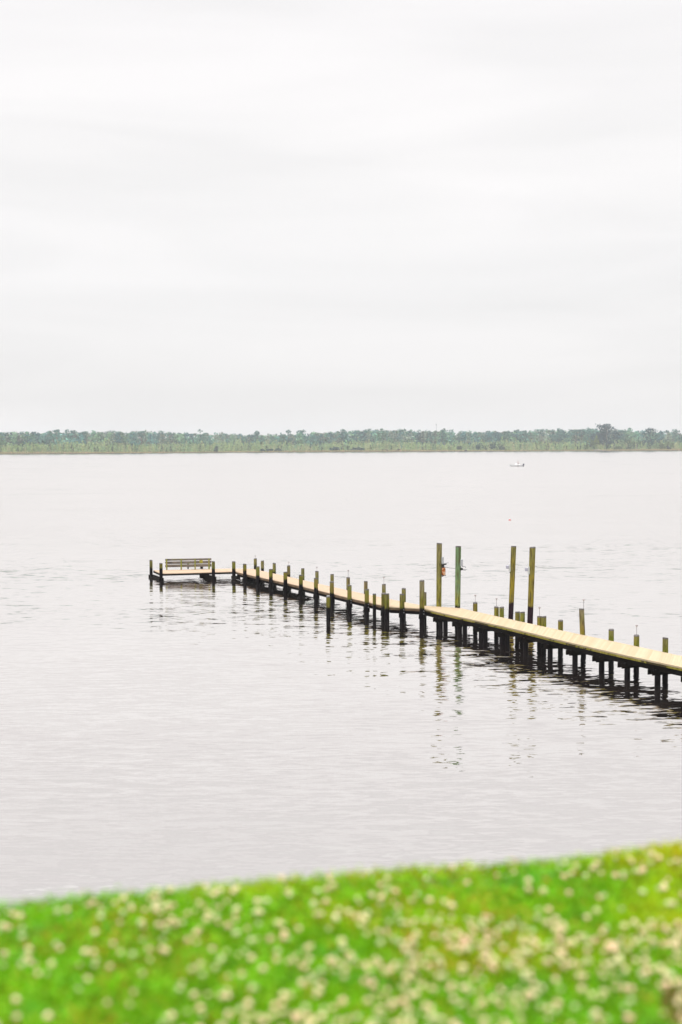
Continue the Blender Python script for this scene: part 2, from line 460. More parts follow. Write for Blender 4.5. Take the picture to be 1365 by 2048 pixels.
bag = Bag()
for i in range(4200):
    x = rng.uniform(-540, 540); d = 12 + 62*rng.random()**.85
    y = float(shoreY(x)) + d
    H = rng.uniform(3.2, 5.4) + d*.060*rng.uniform(.8, 1.2) + 1.0*math.sin(x*.05)
    if rng.random() < .06: H *= 1.35
    W = H*rng.uniform(.16, .34)
    base = YOUNG[rng.integers(0, 5)]*rng.uniform(.85, 1.15)*.75+np.array((.29, .38, .18))*.25
    if rng.random() < .10: base = np.array((.05, .085, .045))
    n_ = 34
    hh = rng.uniform(0.05, 1, n_); rad = W*(1.05-hh)*rng.uniform(.3, 1, n_)**.5 + .15
    an = rng.uniform(0, 6.28, n_)
    C = np.stack([x+np.cos(an)*rad, y+np.sin(an)*rad, .6+hh*H], 1)
    bag.add(*clumps(C, .42, base, .2, 1.1))
    if rng.random() < .3: stick(bag, (x, y, .5), (x, y, .8+H), .09, .03, (.28, .25, .22))
o = bag.make('young_marsh_growth', M['leaf']); tag(o, 'pale green young trees and bushes standing in front of the far pines', kind='stuff')
o['category'] = 'undergrowth'

n_ = 42000
x = rng.uniform(-540, 540, n_); d = rng.uniform(.6, 22, n_)**1.0
keep = rng.random(n_) < (1.0 - .4*(np.sin(x*.06)+1)/2)
x = x[keep]; d = d[keep]; y = shoreY(x) + d; n_ = len(x)
h = rng.uniform(.7, 1.5, n_)*(.8+.3*np.sin(x*.021+1))
w_ = rng.uniform(.25, .6, n_)
tone = np.array([(.36, .29, .15), (.30, .28, .13), (.22, .26, .09), (.46, .33, .20)])[rng.integers(0, 4, n_)]*rng.uniform(.75, 1.2, (n_, 1))
V = np.stack([np.stack([x-w_/2, y, np.full(n_, .3)], 1), np.stack([x+w_/2, y, np.full(n_, .3)], 1),
              np.stack([x+w_*.4, y+rng.normal(0, .25, n_), .45+h*rng.uniform(.7, 1, n_)], 1), np.stack([x-w_*.4, y+rng.normal(0, .25, n_), .45+h], 1)], 1).reshape(-1, 3)
o = fastmesh('marsh_grass', V, np.arange(4*n_).reshape(n_, 4), M['leaf'], np.repeat(tone, 4, axis=0))
tag(o, 'tan and olive marsh grass fringing the far bank', kind='stuff'); o['category'] = 'marsh grass'

# ---------------------------------------------------------------- trees one can tell apart
def far_tree(px, ty, wpx, d, label, kind='pine', name='pine_tree', cat='pine tree', group='pines standing out of the far wood', tone=None, dens=1.0):
    X0 = xat(px, 1200.0, 880); yy = float(shoreY(X0))+d
    for _ in range(3): X0 = xat(px, yy, 880); yy = float(shoreY(X0)) + d
    b = Vector((X0, yy, .7)); H = zof(px, ty, b) - .7
    W = wpx*yy/FPX
    root = empty(name, b); tag(root, label, cat, group)
    tb = bmesh.new()
    lean = rng.normal(0, .4)
    top = Vector((X0+lean, yy, .7+H*.9))
    tube(tb, [(X0, yy, .3), (X0+lean*.4, yy, .7+H*.45), top], [.34, .24, .08], 7)
    for i in range(6):
        h0 = rng.uniform(.5, .85); an = rng.uniform(0, 6.28); l_ = W*.4*rng.uniform(.6, 1)
        q = Vector((X0+lean*h0, yy, .7+H*h0))
        tube(tb, [q, q+Vector((math.cos(an)*l_, math.sin(an)*l_, l_*.35))], [.12, .04], 4)
    build('trunk', tb, M['bark'], root)
    bag = Bag()
    if kind == 'pine':
        C = crown_pts(X0+lean, yy, .7, H, W*1.15, int(230*dens), .5)
        tone = PINE[0]*.95 if tone is None else tone
        bag.add(*clumps(C, .50, tone, .3))
    elif kind == 'umbrella':
        C = np.concatenate([ellip(60, (X0-W*.15, yy, .7+H*.90), (W*.34, W*.3, H*.07), .2), ellip(60, (X0+W*.2, yy, .7+H*.93), (W*.3, W*.3, H*.06), .2), ellip(60, (X0-W*.12, yy, .7+H*.78), (W*.36, W*.3, H*.05), .2),
                            ellip(26, (X0+W*.2, yy, .7+H*.72), (W*.22, W*.2, H*.025), .2)])
        bag.add(*clumps(C, .45, PINE[0] if tone is None else tone, .25))
    elif kind == 'broad':
        pts = []
        for i in range(26):
            h0 = rng.uniform(.14, .92); rr = W*.17*rng.uniform(.75, 1.25)
            half = W*.40*math.sin(math.pi*min(1, (h0*.80+.14)))**.8
            an = rng.uniform(0, 6.28); oo = half*rng.random()**.5
            pts.append(ellip(int(75*dens), (X0+math.cos(an)*oo, yy+math.sin(an)*oo*.6, .7+h0*H), (rr, rr, rr*.72), .5))
        pts.append(ellip(90, (X0, yy, .7+H*.93), (W*.14, W*.14, H*.07), .3))
        bag.add(*clumps(np.concatenate(pts), .55, (.022, .070, .078) if tone is None else tone, .38))
    elif kind == 'layered':
        pts = [ellip(90, (X0, yy, .7+H*.92), (W*.19, W*.19, H*.07), .2)]
        for i in range(17):
            h0 = rng.uniform(.2, .88); rr = W*(.2+.12*rng.random())
            an = rng.uniform(0, 6.28); oo = W*.30*rng.random()
            pts.append(ellip(int(55*dens), (X0+math.cos(an)*oo, yy+math.sin(an)*oo*.5, .7+h0*H), (rr, rr, rr*.42), .3))
        bag.add(*clumps(np.concatenate(pts), .5, (.030, .085, .090) if tone is None else tone, .35))
    bag.make('crown', M['leaf'], root)
    return root

Gp = 'pines standing out of the far wood'
far_tree(1214, 848, 66, 30, 'tallest and broadest dark tree on the far shore, with a domed crown', 'broad', 'broadleaf_tree', 'tree', 'large trees at the far point')
far_tree(1301, 855, 50, 30, 'dark layered cypress with a knobbed flat top, right of the tallest far tree', 'layered', 'cypress_tree', 'tree', 'large trees at the far point')
for a_ in [
    (113, 858.5, 12, 'thin pine with a small sparse tuft, left of the twin round crowns', 'umbrella', .7),
    (136, 859, 15, 'left one of the twin round pine crowns at the left of the far wood', 'pine', 1),
    (146, 859.5, 15, 'right one of the twin round pine crowns at the left of the far wood', 'pine', 1),
    (168, 862, 14, 'flat topped pine just right of the twin round crowns on the left', 'umbrella', 1),
    (42, 862.5, 16, 'low rounded pine crown nearest the left edge of the far wood', 'pine', 1),
    (230, 861, 20, 'wide low pine crown midway between the twin crowns and the open crowned pine', 'pine', 1),
    (283, 861.5, 13, 'open crowned pine with light gaps, standing beside a notch in the skyline', 'umbrella', 1),
    (322, 861, 17, 'rounded pine behind the orange edged bank on the left', 'pine', 1),
    (401, 858.5, 14, 'slim tall pine with bare pale trunk, high point left of the dock bench', 'pine', .8),
    (514, 862, 13, 'small bunched pine crown above the dark shoreline bushes near mid left', 'pine', 1),
    (578, 859.5, 10, 'narrow pointed pine just left of a double flat pine', 'pine', .8),
    (602, 859.5, 17, 'double flat topped pine near the middle of the far wood', 'umbrella', 1.2),
    (686, 858, 15, 'broad pine left of the pair of round dark crowns at mid wood', 'pine', 1),
    (731, 858.5, 9, 'smaller of the pair of round dark pine crowns at mid wood', 'pine', .8),
    (740, 857, 11, 'larger and higher of the pair of round dark pine crowns at mid wood', 'pine', .9),
    (771, 860, 15, 'umbrella shaped pine with a thin stem, right of the pair of round crowns', 'umbrella', 1.1),
    (884, 858, 8, 'narrow pine tip just right of the thin radio mast', 'pine', .6),
    (980, 861, 9, 'small round pine above the dark bushes left of the motorboat', 'pine', .7),
    (1016, 861, 8, 'lone small flat pine tuft almost straight above the motorboat bow', 'umbrella', .7),
    (1033, 858.5, 10, 'leaning pine with layered tufts above the motorboat', 'umbrella', 1),
    (1047, 860, 12, 'round headed pine right above the motorboat engine', 'pine', .9),
    (1083, 857.5, 20, 'wide arching pine crown with sky gaps, between the motorboat and the tallest tree', 'umbrella', 1.3),
    (1104, 859, 12, 'medium pine between the wide arching pine and the high humped one', 'pine', .9),
    (1119, 856.5, 14, 'high humped pine right of the wide arching crown', 'pine', 1),
    (1153, 858.5, 10, 'left of the three separate pines beside the tallest far tree', 'umbrella', .9),
    (1164, 857.5, 10, 'middle of the three separate pines beside the tallest far tree', 'umbrella', 1),
    (1178, 856.5, 13, 'right of the three separate pines beside the tallest far tree', 'pine', 1),
    (1242, 860, 12, 'low pine at the right foot of the tallest far tree', 'pine', .9),
    (1335, 860, 12, 'pine right of the layered cypress, lower of the last two', 'pine', .9),
    (1349, 858, 15, 'pine closest to the right end of the far wood', 'pine', 1)]:
    far_tree(a_[0], a_[1], a_[2]*1.25, rng.uniform(64, 78), a_[3], a_[4], dens=a_[5])

def far_shrub(px, ty, wpx, d, label, tone, name='dark_shrub', cat='shrub', group='dark shrubs along the far bank'):
    yy = 1200.0
    for _ in range(3): X0 = xat(px, yy, 880); yy = float(shoreY(X0)) + d
    b = Vector((X0, yy, .6)); H = max(1.2, zof(px, ty, b) - .6); W = wpx*yy/FPX
    root = empty(name, b); tag(root, label, cat, group)
    pts = []
    nl = max(3, int(W/2.2))
    for i in range(nl*2):
        fx = rng.uniform(-.42, .42); hh = (1-abs(fx)*1.1)*rng.uniform(.45, .85)
        rr = min(W*.25, H*.38)*rng.uniform(.7, 1.1)
        pts.append(ellip(45, (X0+fx*W, yy+rng.uniform(-1, 1), .6+H*hh), (rr*1.2, rr, H*.25), .3))
    bag = Bag(); bag.add(*clumps(np.concatenate(pts), .42, tone, .35)); bag.make('foliage', M['leaf'], root)
    tb = bmesh.new()
    for i in range(3):
        tube(tb, [(X0+(i-1)*W*.1, yy, .3), (X0+(i-1)*W*.22, yy, .6+H*.6)], [.12, .04], 5)
    build('stem', tb, M['darkwood'], root)
DK = (.030, .080, .065)
far_shrub(525, 897, 8, 6, 'small dark bush left of two round ones on the bank', DK)
far_shrub(540, 896, 14, 6, 'first of two round dark bushes at the water, above the dock bench end', DK)
far_shrub(557, 896, 14, 6, 'second round dark bush at the water, right beside its twin', DK)
far_shrub(672, 893, 26, 8, 'long low dark thicket at the water near the middle of the far bank', DK)
far_shrub(715, 894, 32, 7, 'longest dark thicket reaching down to the water, just right of mid bank', DK)
far_shrub(770, 898, 12, 6, 'purplish low bush at the water under the umbrella pine', (.06, .055, .055))
far_shrub(797, 898, 7, 4, 'tiny dark bush at the water right of the purplish one', (.045, .04, .05))
far_shrub(432, 889, 8, 20, 'dark upright bush among pale growth at mid left', DK)
far_shrub(432.5, 900, 7, 3, 'low dark tuft at the water below the upright bush', DK)
far_shrub(962, 884, 18, 18, 'left of two tall dark green bushes beside the driftwood on the far bank', DK)
far_shrub(991, 884, 28, 18, 'wider right of two tall dark green bushes beside the driftwood', DK)
far_shrub(920, 890, 12, 14, 'small blue green bush left of the driftwood snag', (.05, .085, .055))
far_shrub(1180, 873, 15, 24, 'bright green small tree left of the tallest far tree', (.07, .125, .04), 'green_tree', 'small tree', 'green trees at the far point')
far_shrub(1193, 870, 12, 22, 'yellow green small tree touching the tallest far tree', (.13, .18, .05), 'green_tree', 'small tree', 'green trees at the far point')
far_shrub(1256, 874, 26, 22, 'mid green rounded trees between the tallest tree and the cypress', (.055, .105, .055), 'green_tree', 'small tree', 'green trees at the far point')
far_shrub(1278, 876, 18, 20, 'green tree behind a pale trunk, left of the cypress', (.065, .12, .06), 'green_tree', 'small tree', 'green trees at the far point')
far_shrub(1237, 892, 16, 8, 'pale low shrub at the water below the tallest far tree', (.11, .15, .07))
far_shrub(1258, 893, 12, 8, 'low dull green shrub at the water left of the pale trunk', (.08, .12, .07))
far_shrub(1320, 883, 20, 16, 'pale olive bush right of the cypress foot', (.12, .17, .07))
far_shrub(1338, 879, 18, 20, 'light green rounded bush near the right end of the far bank', (.12, .17, .065))
far_shrub(1336, 893, 14, 6, 'dark low bush near the right end of the far bank', (.035, .06, .06))

# bare pale trunk, driftwood snag, radio mast
def far_base(px, d):
    yy = 1200.0
    for _ in range(3): X0 = xat(px, yy, 880); yy = float(shoreY(X0)) + d
    return Vector((X0, yy, .6))
b = far_base(1273.5, 8); root = empty('bare_tree', b); tag(root, 'bare pale trunk standing at the water between green trees on the far point', 'dead tree')
bm = bmesh.new(); H = zof(1273, 887, b)-.6
tube(bm, [b, b+Vector((0, 0, H))], [.38, .25], 7); build('trunk', bm, M['driftwood'], root)
bm = bmesh.new(); tube(bm, [b+Vector((0, 0, H*.75)), b+Vector((1.6, .2, H*1.05))], [.12, .05], 5); build('limb', bm, M['driftwood'], root)
bm = bmesh.new(); tube(bm, [b+Vector((0, 0, H*.6)), b+Vector((-1.1, .1, H*.95))], [.1, .04], 5); build('limb', bm, M['driftwood'], root)
b = far_base(932.5, 1.0); b.z = .2; root = empty('driftwood_snag', b); tag(root, 'dark stump with one pale upright branch at the water on the far bank', 'driftwood')
bm = bmesh.new(); tube(bm, [b+Vector((-1.6, 0, .2)), b+Vector((0, 0, .8)), b+Vector((1.2, 0, .4))], [.35, .75, .4], 7); build('stump', bm, M['darkwood'], root)
bm = bmesh.new(); tube(bm, [b+Vector((.3, 0, .8)), b+Vector((.5, .1, 4.2))], [.22, .07], 6); build('branch', bm, M['driftwood'], root); bm = bmesh.new(); tube(bm, [b+Vector((-1, 0, .4)), b+Vector((.4, 0, 2.6))], [.12, .05], 5); build('branch', bm, M['driftwood'], root)
b = far_base(1197, .5); b.z = .2; root = tag(empty('fallen_log', b), 'pale fallen trunks lying at the water left of the tallest far tree', 'driftwood')
bm = bmesh.new(); tube(bm, [b+Vector((-4, 0, .4)), b+Vector((-.5, 0, 1.0)), b+Vector((3.5, .4, .3))], [.25, .38, .3], 7); build('log', bm, M['driftwood'], root)
bm = bmesh.new(); tube(bm, [b+Vector((-1, 0, .7)), b+Vector((.2, 0, 2.2))], [.16, .06], 5); build('branch', bm, M['driftwood'], root); bm = bmesh.new(); tube(bm, [b+Vector((4, 0, .2)), b+Vector((8, .4, .9))], [.2, .12], 6); build('log', bm, M['driftwood'], root)
b = far_base(873, 260); b.z = 1; root = tag(empty('radio_mast', b), 'thin pale lattice mast rising behind the far wood, taller than the pines', 'radio mast')
H = zof(873, 850, b); bm = bmesh.new()
for k_ in range(3):
    q = Vector((math.cos(k_*2.094), math.sin(k_*2.094), 0))*.45
    tube(bm, [b+q, b+q*.6+Vector((0, 0, H))], [.09, .07], 4)
for z_ in np.arange(1, H-1, 1.6):
    for k_ in range(3):
        q = Vector((math.cos(k_*2.094), math.sin(k_*2.094), 0))*.4; q2 = Vector((math.cos(k_*2.094+2.094), math.sin(k_*2.094+2.094), 0))*.4
        tube(bm, [b+q+Vector((0, 0, z_)), b+q2+Vector((0, 0, z_+1.6))], .03, 3)
build('tower', bm, M['mast'], root)
bm = bmesh.new(); tube(bm, [b+Vector((0, 0, H)), b+Vector((0, 0, H+2.5))], [.06, .04], 4); box(bm, b+Vector((0, 0, H-.6)), (1.1, 1.1, .5)); build('antenna', bm, M['mast'], root)

# ================================================================ DOCK
# deck edges read from the photo, at deck height
NEAR_A = [(1500, 1364), (1365, 1335), (1301, 1323), (1236.5, 1308.5), (1190, 1297), (1138, 1286), (1096, 1275), (1060, 1266), (1038, 1261), (994, 1250), (951, 1241), (911, 1233), (880, 1225.6), (845, 1217)]
FAR_A = [(1500, 1340), (1365, 1313), (1337, 1306), (1281, 1294.4), (1219, 1280.5), (1172, 1271.6), (1127, 1261.5), (1093.5, 1254), (1053.5, 1246), (1028, 1240), (992, 1232), (948.7, 1222), (920, 1216)]
NEAR_B = [(779, 1213.7), (732, 1204), (701.7, 1196.2), (662, 1186.5), (629, 1178.8), (608, 1173.2), (570.5, 1164.8), (537, 1158.2), (513.5, 1153), (488, 1147.2), (471, 1143)]
FAR_B = [(846, 1211.2), (810, 1204.2), (774, 1197.3), (739, 1190), (699, 1181), (668, 1174.5), (638.5, 1168), (608, 1160.5), (582, 1154), (547, 1147), (507.5, 1138)]
W3 = lambda l: [P(x, y, deckz(x)) for x, y in l]
nA, fA, nB, fB = map(W3, (NEAR_A, FAR_A, NEAR_B, FAR_B))
def smooth(l, it=1):
    for _ in range(it):
        l = [l[0]] + [(l[i-1]+l[i]*2+l[i+1])/4 for i in range(1, len(l)-1)] + [l[-1]]
    return l
nA, fA, nB, fB = (smooth(l, 2) for l in (nA, fA, nB, fB))
def cum(l):
    s = [0]
    for a, b in zip(l, l[1:]): s.append(s[-1]+(b-a).length)
    return s
def at(l, s):
    c_ = cum(l)
    for i in range(len(l)-1):
        if s <= c_[i+1] or i == len(l)-2:
            return l[i].lerp(l[i+1], (s-c_[i])/(c_[i+1]-c_[i]))
def param_of(l, x_px=None, p=None, d=None):
    """s on l where it crosses the ray of column x_px"""
    c_ = cum(l); best = None
    for i in range(len(l)-1):
        for t_ in np.linspace(0, 1, 21):
            q = l[i].lerp(l[i+1], float(t_)); 
            err = abs(q.x/q.y - ray(x_px, 1200).x/ray(x_px, 1200).y) if x_px is not None else abs((q-p).dot(d))
            if best is None or err < best[0]: best = (err, c_[i]+t_*(c_[i+1]-c_[i]))
    return float(best[1])

dock = empty('dock', (nA[6].x, nA[6].y, 0))
tag(dock, 'long wooden dock with tan boards crossing the river to an end platform', 'dock')

plank_bm = bmesh.new()
def planks(bm, nl, fl, ns, fs, pw=.14, gap=.008, th=.038):
    """boards between the near edge nl over range ns and the far edge fl over range fs"""
    ln = max(abs(ns[1]-ns[0]), abs(fs[1]-fs[0])); k_ = max(1, round(ln/(pw+gap)))
    for i in range(k_):
        t0 = i/k_; t1 = (i+1-gap/(pw+gap))/k_
        jz = random.uniform(-.002, .002); jo = random.uniform(-.008, .008)
        q = [at(nl, ns[0]+(ns[1]-ns[0])*t0), at(nl, ns[0]+(ns[1]-ns[0])*t1), at(fl, fs[0]+(fs[1]-fs[0])*t1), at(fl, fs[0]+(fs[1]-fs[0])*t0)]
        ax = (q[3]-q[0]).normalized()
        q = [q[0]-ax*(.008+jo), q[1]-ax*(.008+jo), q[2]+ax*(.01-jo), q[3]+ax*(.01-jo)]
        top = [bm.verts.new((v.x, v.y, v.z+jz)) for v in q]; bot = [bm.verts.new((v.x, v.y, v.z+jz-th)) for v in q]
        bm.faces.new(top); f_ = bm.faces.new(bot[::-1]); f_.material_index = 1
        for a in range(4): bm.faces.new((top[a], bot[a], bot[(a+1) % 4], top[(a+1) % 4]))
LnA, LfA, LnB, LfB = cum(nA)[-1], cum(fA)[-1], cum(nB)[-1], cum(fB)[-1]
sq = param_of(nA, 903)
planks(plank_bm, nA, fA, (0, sq), (0, LfA))
planks(plank_bm, nA, [fA[-1]-Vector((.01, 0, 0)), fA[-1]], (sq, LnA), (0, .01))
jn = [nA[-1], nB[0]]; jf = [fA[-1], fB[0]]
planks(plank_bm, jn, jf, (0, cum(jn)[-1]), (0, cum(jf)[-1]))
sf = param_of(fB, 790)
planks(plank_bm, [nB[0]-Vector((.01, 0, 0)), nB[0]], fB, (0, .01), (0, sf))
planks(plank_bm, nB, fB, (0, LnB), (sf, LfB))
# end platform (runs left from the outer end)
NT = W3([(471, 1143), (427, 1144.4), (322, 1147.2)]); FT = W3([(460, 1137.2), (422, 1138), (307, 1140.6)])
FT0 = fB[-1]
planks(plank_bm, [NT[0]-Vector((.01, 0, 0)), NT[0]], [FT0, FT[0]], (0, .01), (0, (FT0-FT[0]).length))
planks(plank_bm, NT, FT, (0, cum(NT)[-1]), (0, cum(FT)[-1]))
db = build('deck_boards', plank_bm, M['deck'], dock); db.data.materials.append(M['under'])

def ribbon(bm, l, z0, z1, th, off=0.0, side=1):      # z0, z1 for a deck at the mean level
    """board on edge along the polyline l; off moves it sideways (+ = away from the camera side)"""
    q = []
    for i, p in enumerate(l):
        d = (l[min(i+1, len(l)-1)]-l[max(i-1, 0)]).normalized(); nrm_ = Vector((d.y, -d.x, 0))*side
        q.append((p+nrm_*off, p+nrm_*(off+th)))
    vs = [[bm.verts.new((a.x, a.y, z0+a.z-DECK)), bm.verts.new((a.x, a.y, z1+a.z-DECK)), bm.verts.new((b.x, b.y, z1+a.z-DECK)), bm.verts.new((b.x, b.y, z0+a.z-DECK))] for a, b in q]
    for a, b in zip(vs, vs[1:]):
        for k_ in range(4): bm.faces.new((a[k_], a[(k_+1) % 4], b[(k_+1) % 4], b[k_]))
    bm.faces.new(vs[0]); bm.faces.new(vs[-1][::-1])
def dense(l, step=.6):
    n_ = max(2, int(cum(l)[-1]/step)); return [at(l, cum(l)[-1]*i/n_) for i in range(n_+1)]
# lines run from the right towards the outer end: "far side" is to the right of travel -> (d.y,-d.x)
bm = bmesh.new(); ribbon(bm, dense(nA), DECK+.004, DECK+.022, .13, .0); build('trim_board', bm, M['trim'], dock)
bm = bmesh.new(); ribbon(bm, dense(nA), .635, .708, .04, 0.0); build('fascia', bm, M['fascia'], dock)
bm = bmesh.new(); ribbon(bm, dense(fA), .60, .708, .04, -.04); build('fascia', bm, M['fascia'], dock)
bm = bmesh.new(); ribbon(bm, [nA[-1], nB[0]], .60, .708, .04); build('fascia', bm, M['fascia_old'], dock)
bm = bmesh.new(); ribbon(bm, dense(nB), .60, .708, .04); build('fascia', bm, M['fascia_old'], dock)
bm = bmesh.new(); ribbon(bm, dense(fB)+[], .60, .708, .04, -.04); build('fascia', bm, M['fascia_old'], dock)
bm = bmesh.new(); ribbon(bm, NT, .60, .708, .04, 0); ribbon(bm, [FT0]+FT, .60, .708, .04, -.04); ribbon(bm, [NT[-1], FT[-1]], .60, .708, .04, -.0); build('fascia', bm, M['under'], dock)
def stringers(nl, fl, z0=.41, z1=.706):
    for l, of in ((nl, .12), (fl, -.17)):
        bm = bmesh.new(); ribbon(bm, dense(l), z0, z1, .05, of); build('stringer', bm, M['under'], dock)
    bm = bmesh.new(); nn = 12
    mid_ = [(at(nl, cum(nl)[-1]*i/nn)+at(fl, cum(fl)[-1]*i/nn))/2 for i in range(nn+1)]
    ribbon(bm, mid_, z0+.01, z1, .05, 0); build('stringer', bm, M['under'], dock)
stringers(nA, fA); stringers(nB, fB, .43)
stringers(jn, jf, .43)

def pile_bm(x, y, r, z1, lean=(0, 0), z0=-1.0, n=14, taper=.93):
    bm = bmesh.new(); rings = []
    zs = [z0, -.1, .4, .9, 1.4, 2.2, 3.0, 3.8]
    zs = [z for z in zs if z < z1-.16] + [z1-.055, z1-.015, z1]
    ph = random.uniform(0, 6)
    for j, z in enumerate(zs):
        f = 1 - (1-taper)*(z/4.0)
        rr = r*f*(1 if j < len(zs)-1 else .93)
        rings.append([bm.verts.new((x+lean[0]*z+math.cos(t)*rr*(1+.035*math.sin(3*t+ph)), y+lean[1]*z+math.sin(t)*rr, z+(.012*math.cos(t+ph) if j >= len(zs)-2 else 0))) for t in (2*math.pi*k_/n for k_ in range(n))])
    for a, b in zip(rings, rings[1:]):
        for k_ in range(n): bm.faces.new((a[k_], a[(k_+1) % n], b[(k_+1) % n], b[k_]))
    bm.faces.new(rings[0][::-1]); bm.faces.new(rings[-1])
    bm.faces.ensure_lookup_table()
    for f in bm.faces:                                    # weathered sawn head
        if all(v.co.z > z1-.08 for v in f.verts): f.material_index = 1
    return bm
def shift(l, off):
    r = []
    for i, p in enumerate(l):
        d = (l[min(i+1, len(l)-1)]-l[max(i-1, 0)]).normalized(); r.append(p+Vector((d.y, -d.x, 0))*off)
    return r
def on(l, off, px):
    q = shift(l, off); return at(q, param_of(q, px))
piles = []
def pile(px, ty, line, off, mat='pile', r=.112, lean=(0, 0), name='piling', top=None):
    p = on(line, off, px); z1 = zof(px, ty, p) if top is None else top
    o = build(name, pile_bm(p.x, p.y, r, z1, lean), M[mat], dock, smooth=False)
    piles.append((p, z1)); return p, z1
nearJ = nA[-3:]+nB[:3]
# right part: near piles stop under the deck
under = []
for px in (1383, 1316, 1255.5, 1204, 1151, 1101, 1053, 1006, 962, 921, 882):
    p = on(nA, .18, px); o = build('piling', pile_bm(p.x, p.y, .112, p.z-.30), M['pile'], dock); under.append(p)
P_far = {}
for px in (891.5, 930.5, 972, 1016):                 # doubled piles under the lift
    p = on(nA, .30, px); build('piling', pile_bm(p.x, p.y, .112, p.z-.30), M['pile'], dock)
for px, ty in ((1395, 1290), (1331, 1275), (1273.5, 1270), (1223.5, 1258.5), (1122.5, 1240), (1088, 1232.5), (1079, 1232), (1045, 1223.5), (1036, 1223), (1004, 1213.8), (993.6, 1213.3), (951.5, 1204.8)):
    P_far[px] = pile(px, ty, fA, .13)
P_far[1166] = pile(1168.5, 1217, fA, .13, lean=(-.045, 0))
# jog and outer part
P_far[844] = pile(844.5, 1160.5, nearJ, -.12, 'pile', .125)
P_far[849] = pile(850.5, 1184, [fA[-1], fB[0], fB[1]], .12, 'pile_far', .10)
P_far[806] = pile(806, 1187.5, nearJ, -.13, 'pile', .125)
P_far[807] = pile(807.5, 1176.5, fB[:3], .13, 'pile', .11)
for px, ty in ((768, 1186.2), (734.5, 1178), (699, 1170), (664, 1163), (633, 1156), (602, 1149.6), (571, 1143.6), (543, 1138), (516, 1132.6), (490, 1127.6), (469, 1122.8)):
    P_far[px] = pile(px, ty, nB, -.13, 'pile', .118)
P_far[775] = pile(775.5, 1186.8, nB, -.13, 'pile', .118)
for px, ty in ((768, 1168), (732.5, 1162), (697, 1154.5), (664.5, 1148), (634.5, 1142), (605.5, 1136.5), (577.5, 1131), (549.5, 1126), (526, 1121.2), (502.5, 1116.8)):
    P_far[(px, 'f')] = pile(px, ty, fB, .13, 'pile_far', .105)
# end platform piles
TN = [(325, 1126.2), (427, 1122.4)]
for px, ty in TN: P_far[px] = pile(px, ty, NT, -.12, 'pile', .11)
P_far[304] = pile(304, 1120, FT+[FT[-1]+(FT[-1]-FT[-2]).normalized()], -.1, 'pile_far', .105)
p404 = on(FT, -.15, 405); build('piling', pile_bm(p404.x, p404.y, .12, p404.z-.25), M['pile'], dock)

# cap beams at every bent
def cap(a, b, ext0=.22, ext1=.1, z=.37, h=.2):
    a = Vector(a); b = Vector(b); z = z + (a.z+b.z)/2 - DECK; a.z = b.z = 0; d = (b-a); d.normalize(); sd_ = Vector((-d.y, d.x, 0))
    for s_ in (-.13, .13):
        bm = bmesh.new(); q0 = a-d*ext0+sd_*s_; q1 = b+d*ext1+sd_*s_; q0.z = q1.z = z
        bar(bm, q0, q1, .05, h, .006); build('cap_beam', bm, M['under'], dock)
for p in under:
    s_ = param_of(nA, p=p, d=(at(nA, LnA*.5)-at(nA, LnA*.45)).normalized())
    d = (at(nA, min(LnA, s_+.5))-at(nA, max(0, s_-.5))).normalized(); n_ = Vector((d.y, -d.x, 0))
    cap(p, p+n_*1.45, .34, .05)
for a, b in ((844, 849), (806, 807), (768, (768, 'f')), (734.5, (732.5, 'f')), (699, (697, 'f')), (664, (664.5, 'f')), (633, (634.5, 'f')), (602, (605.5, 'f')),
             (571, (577.5, 'f')), (543, (549.5, 'f')), (516, (526, 'f')), (490, (502.5, 'f')), (325, 304)):
    cap(P_far[a][0], P_far[b][0], .12, .12)
cap(P_far[427][0], p404, .16, .16)
cap(P_far[469][0], P_far[469][0]+(P_far[490][0]-P_far[469][0]).normalized()*.9, .1, 0)
# bolts on the near piles of the outer part
for kk in (806, 844, 768, 734.5, 699):
    p = P_far[kk][0]
    for z_ in (.52, .66):
        bm = bmesh.new(); tube(bm, [p+Vector((.07, -.11, z_-DECK)), p+Vector((.09, -.17, z_-DECK))], .02, 6); build('bolt', bm, M['steel'], dock)

# ---------------------------------------------------------------- free mooring piles
def mooring(px, ty, wy, label, mat='pile', r=.11):
    p = P(px, wy, 0); root = empty('mooring_pile', p); tag(root, label, 'mooring pile', 'mooring piles beside the dock')
    z1 = zof(px, ty, p)
    build('post', pile_bm(p.x, p.y, r, z1), M[mat], root)
    bm = bmesh.new(); tube(bm, [(p.x, p.y, z1+.004), (p.x, p.y, z1+.03)], [r*.8, r*.7], 12); build('cap', bm, M['grey_box'], root)
mooring(657, 1192.5, 1243, 'lone short mooring pile in open water in front of the dock', r=.105)
mooring(749.5, 1187.5, 1239, 'slim mooring pile against the near dock edge, left of a close pair of pilings', r=.09)

# ---------------------------------------------------------------- boat lift piles
def lift_pile(px_top, ty, px_bot, wy, r, mat, label):
    p = P(px_bot, wy, 0)
    q = ray(px_top, ty); z1 = CAM_H + q.z*(p.y/q.y); xt = q.x/q.y*p.y
    root = empty('boat_lift_pile', p); tag(root, label, 'lift pile', 'four tall boat lift piles')
    lean = ((xt-p.x)/z1, 0)
    build('post', pile_bm(p.x, p.y, r, z1, lean, n=18, taper=1.06), M[mat], root)
    return root, p, z1, lean
def lp(p, lean, z, dx=0, dy=0): return Vector((p.x+lean[0]*z+dx, p.y+lean[1]*z+dy, z))
S1 = 72/FPX
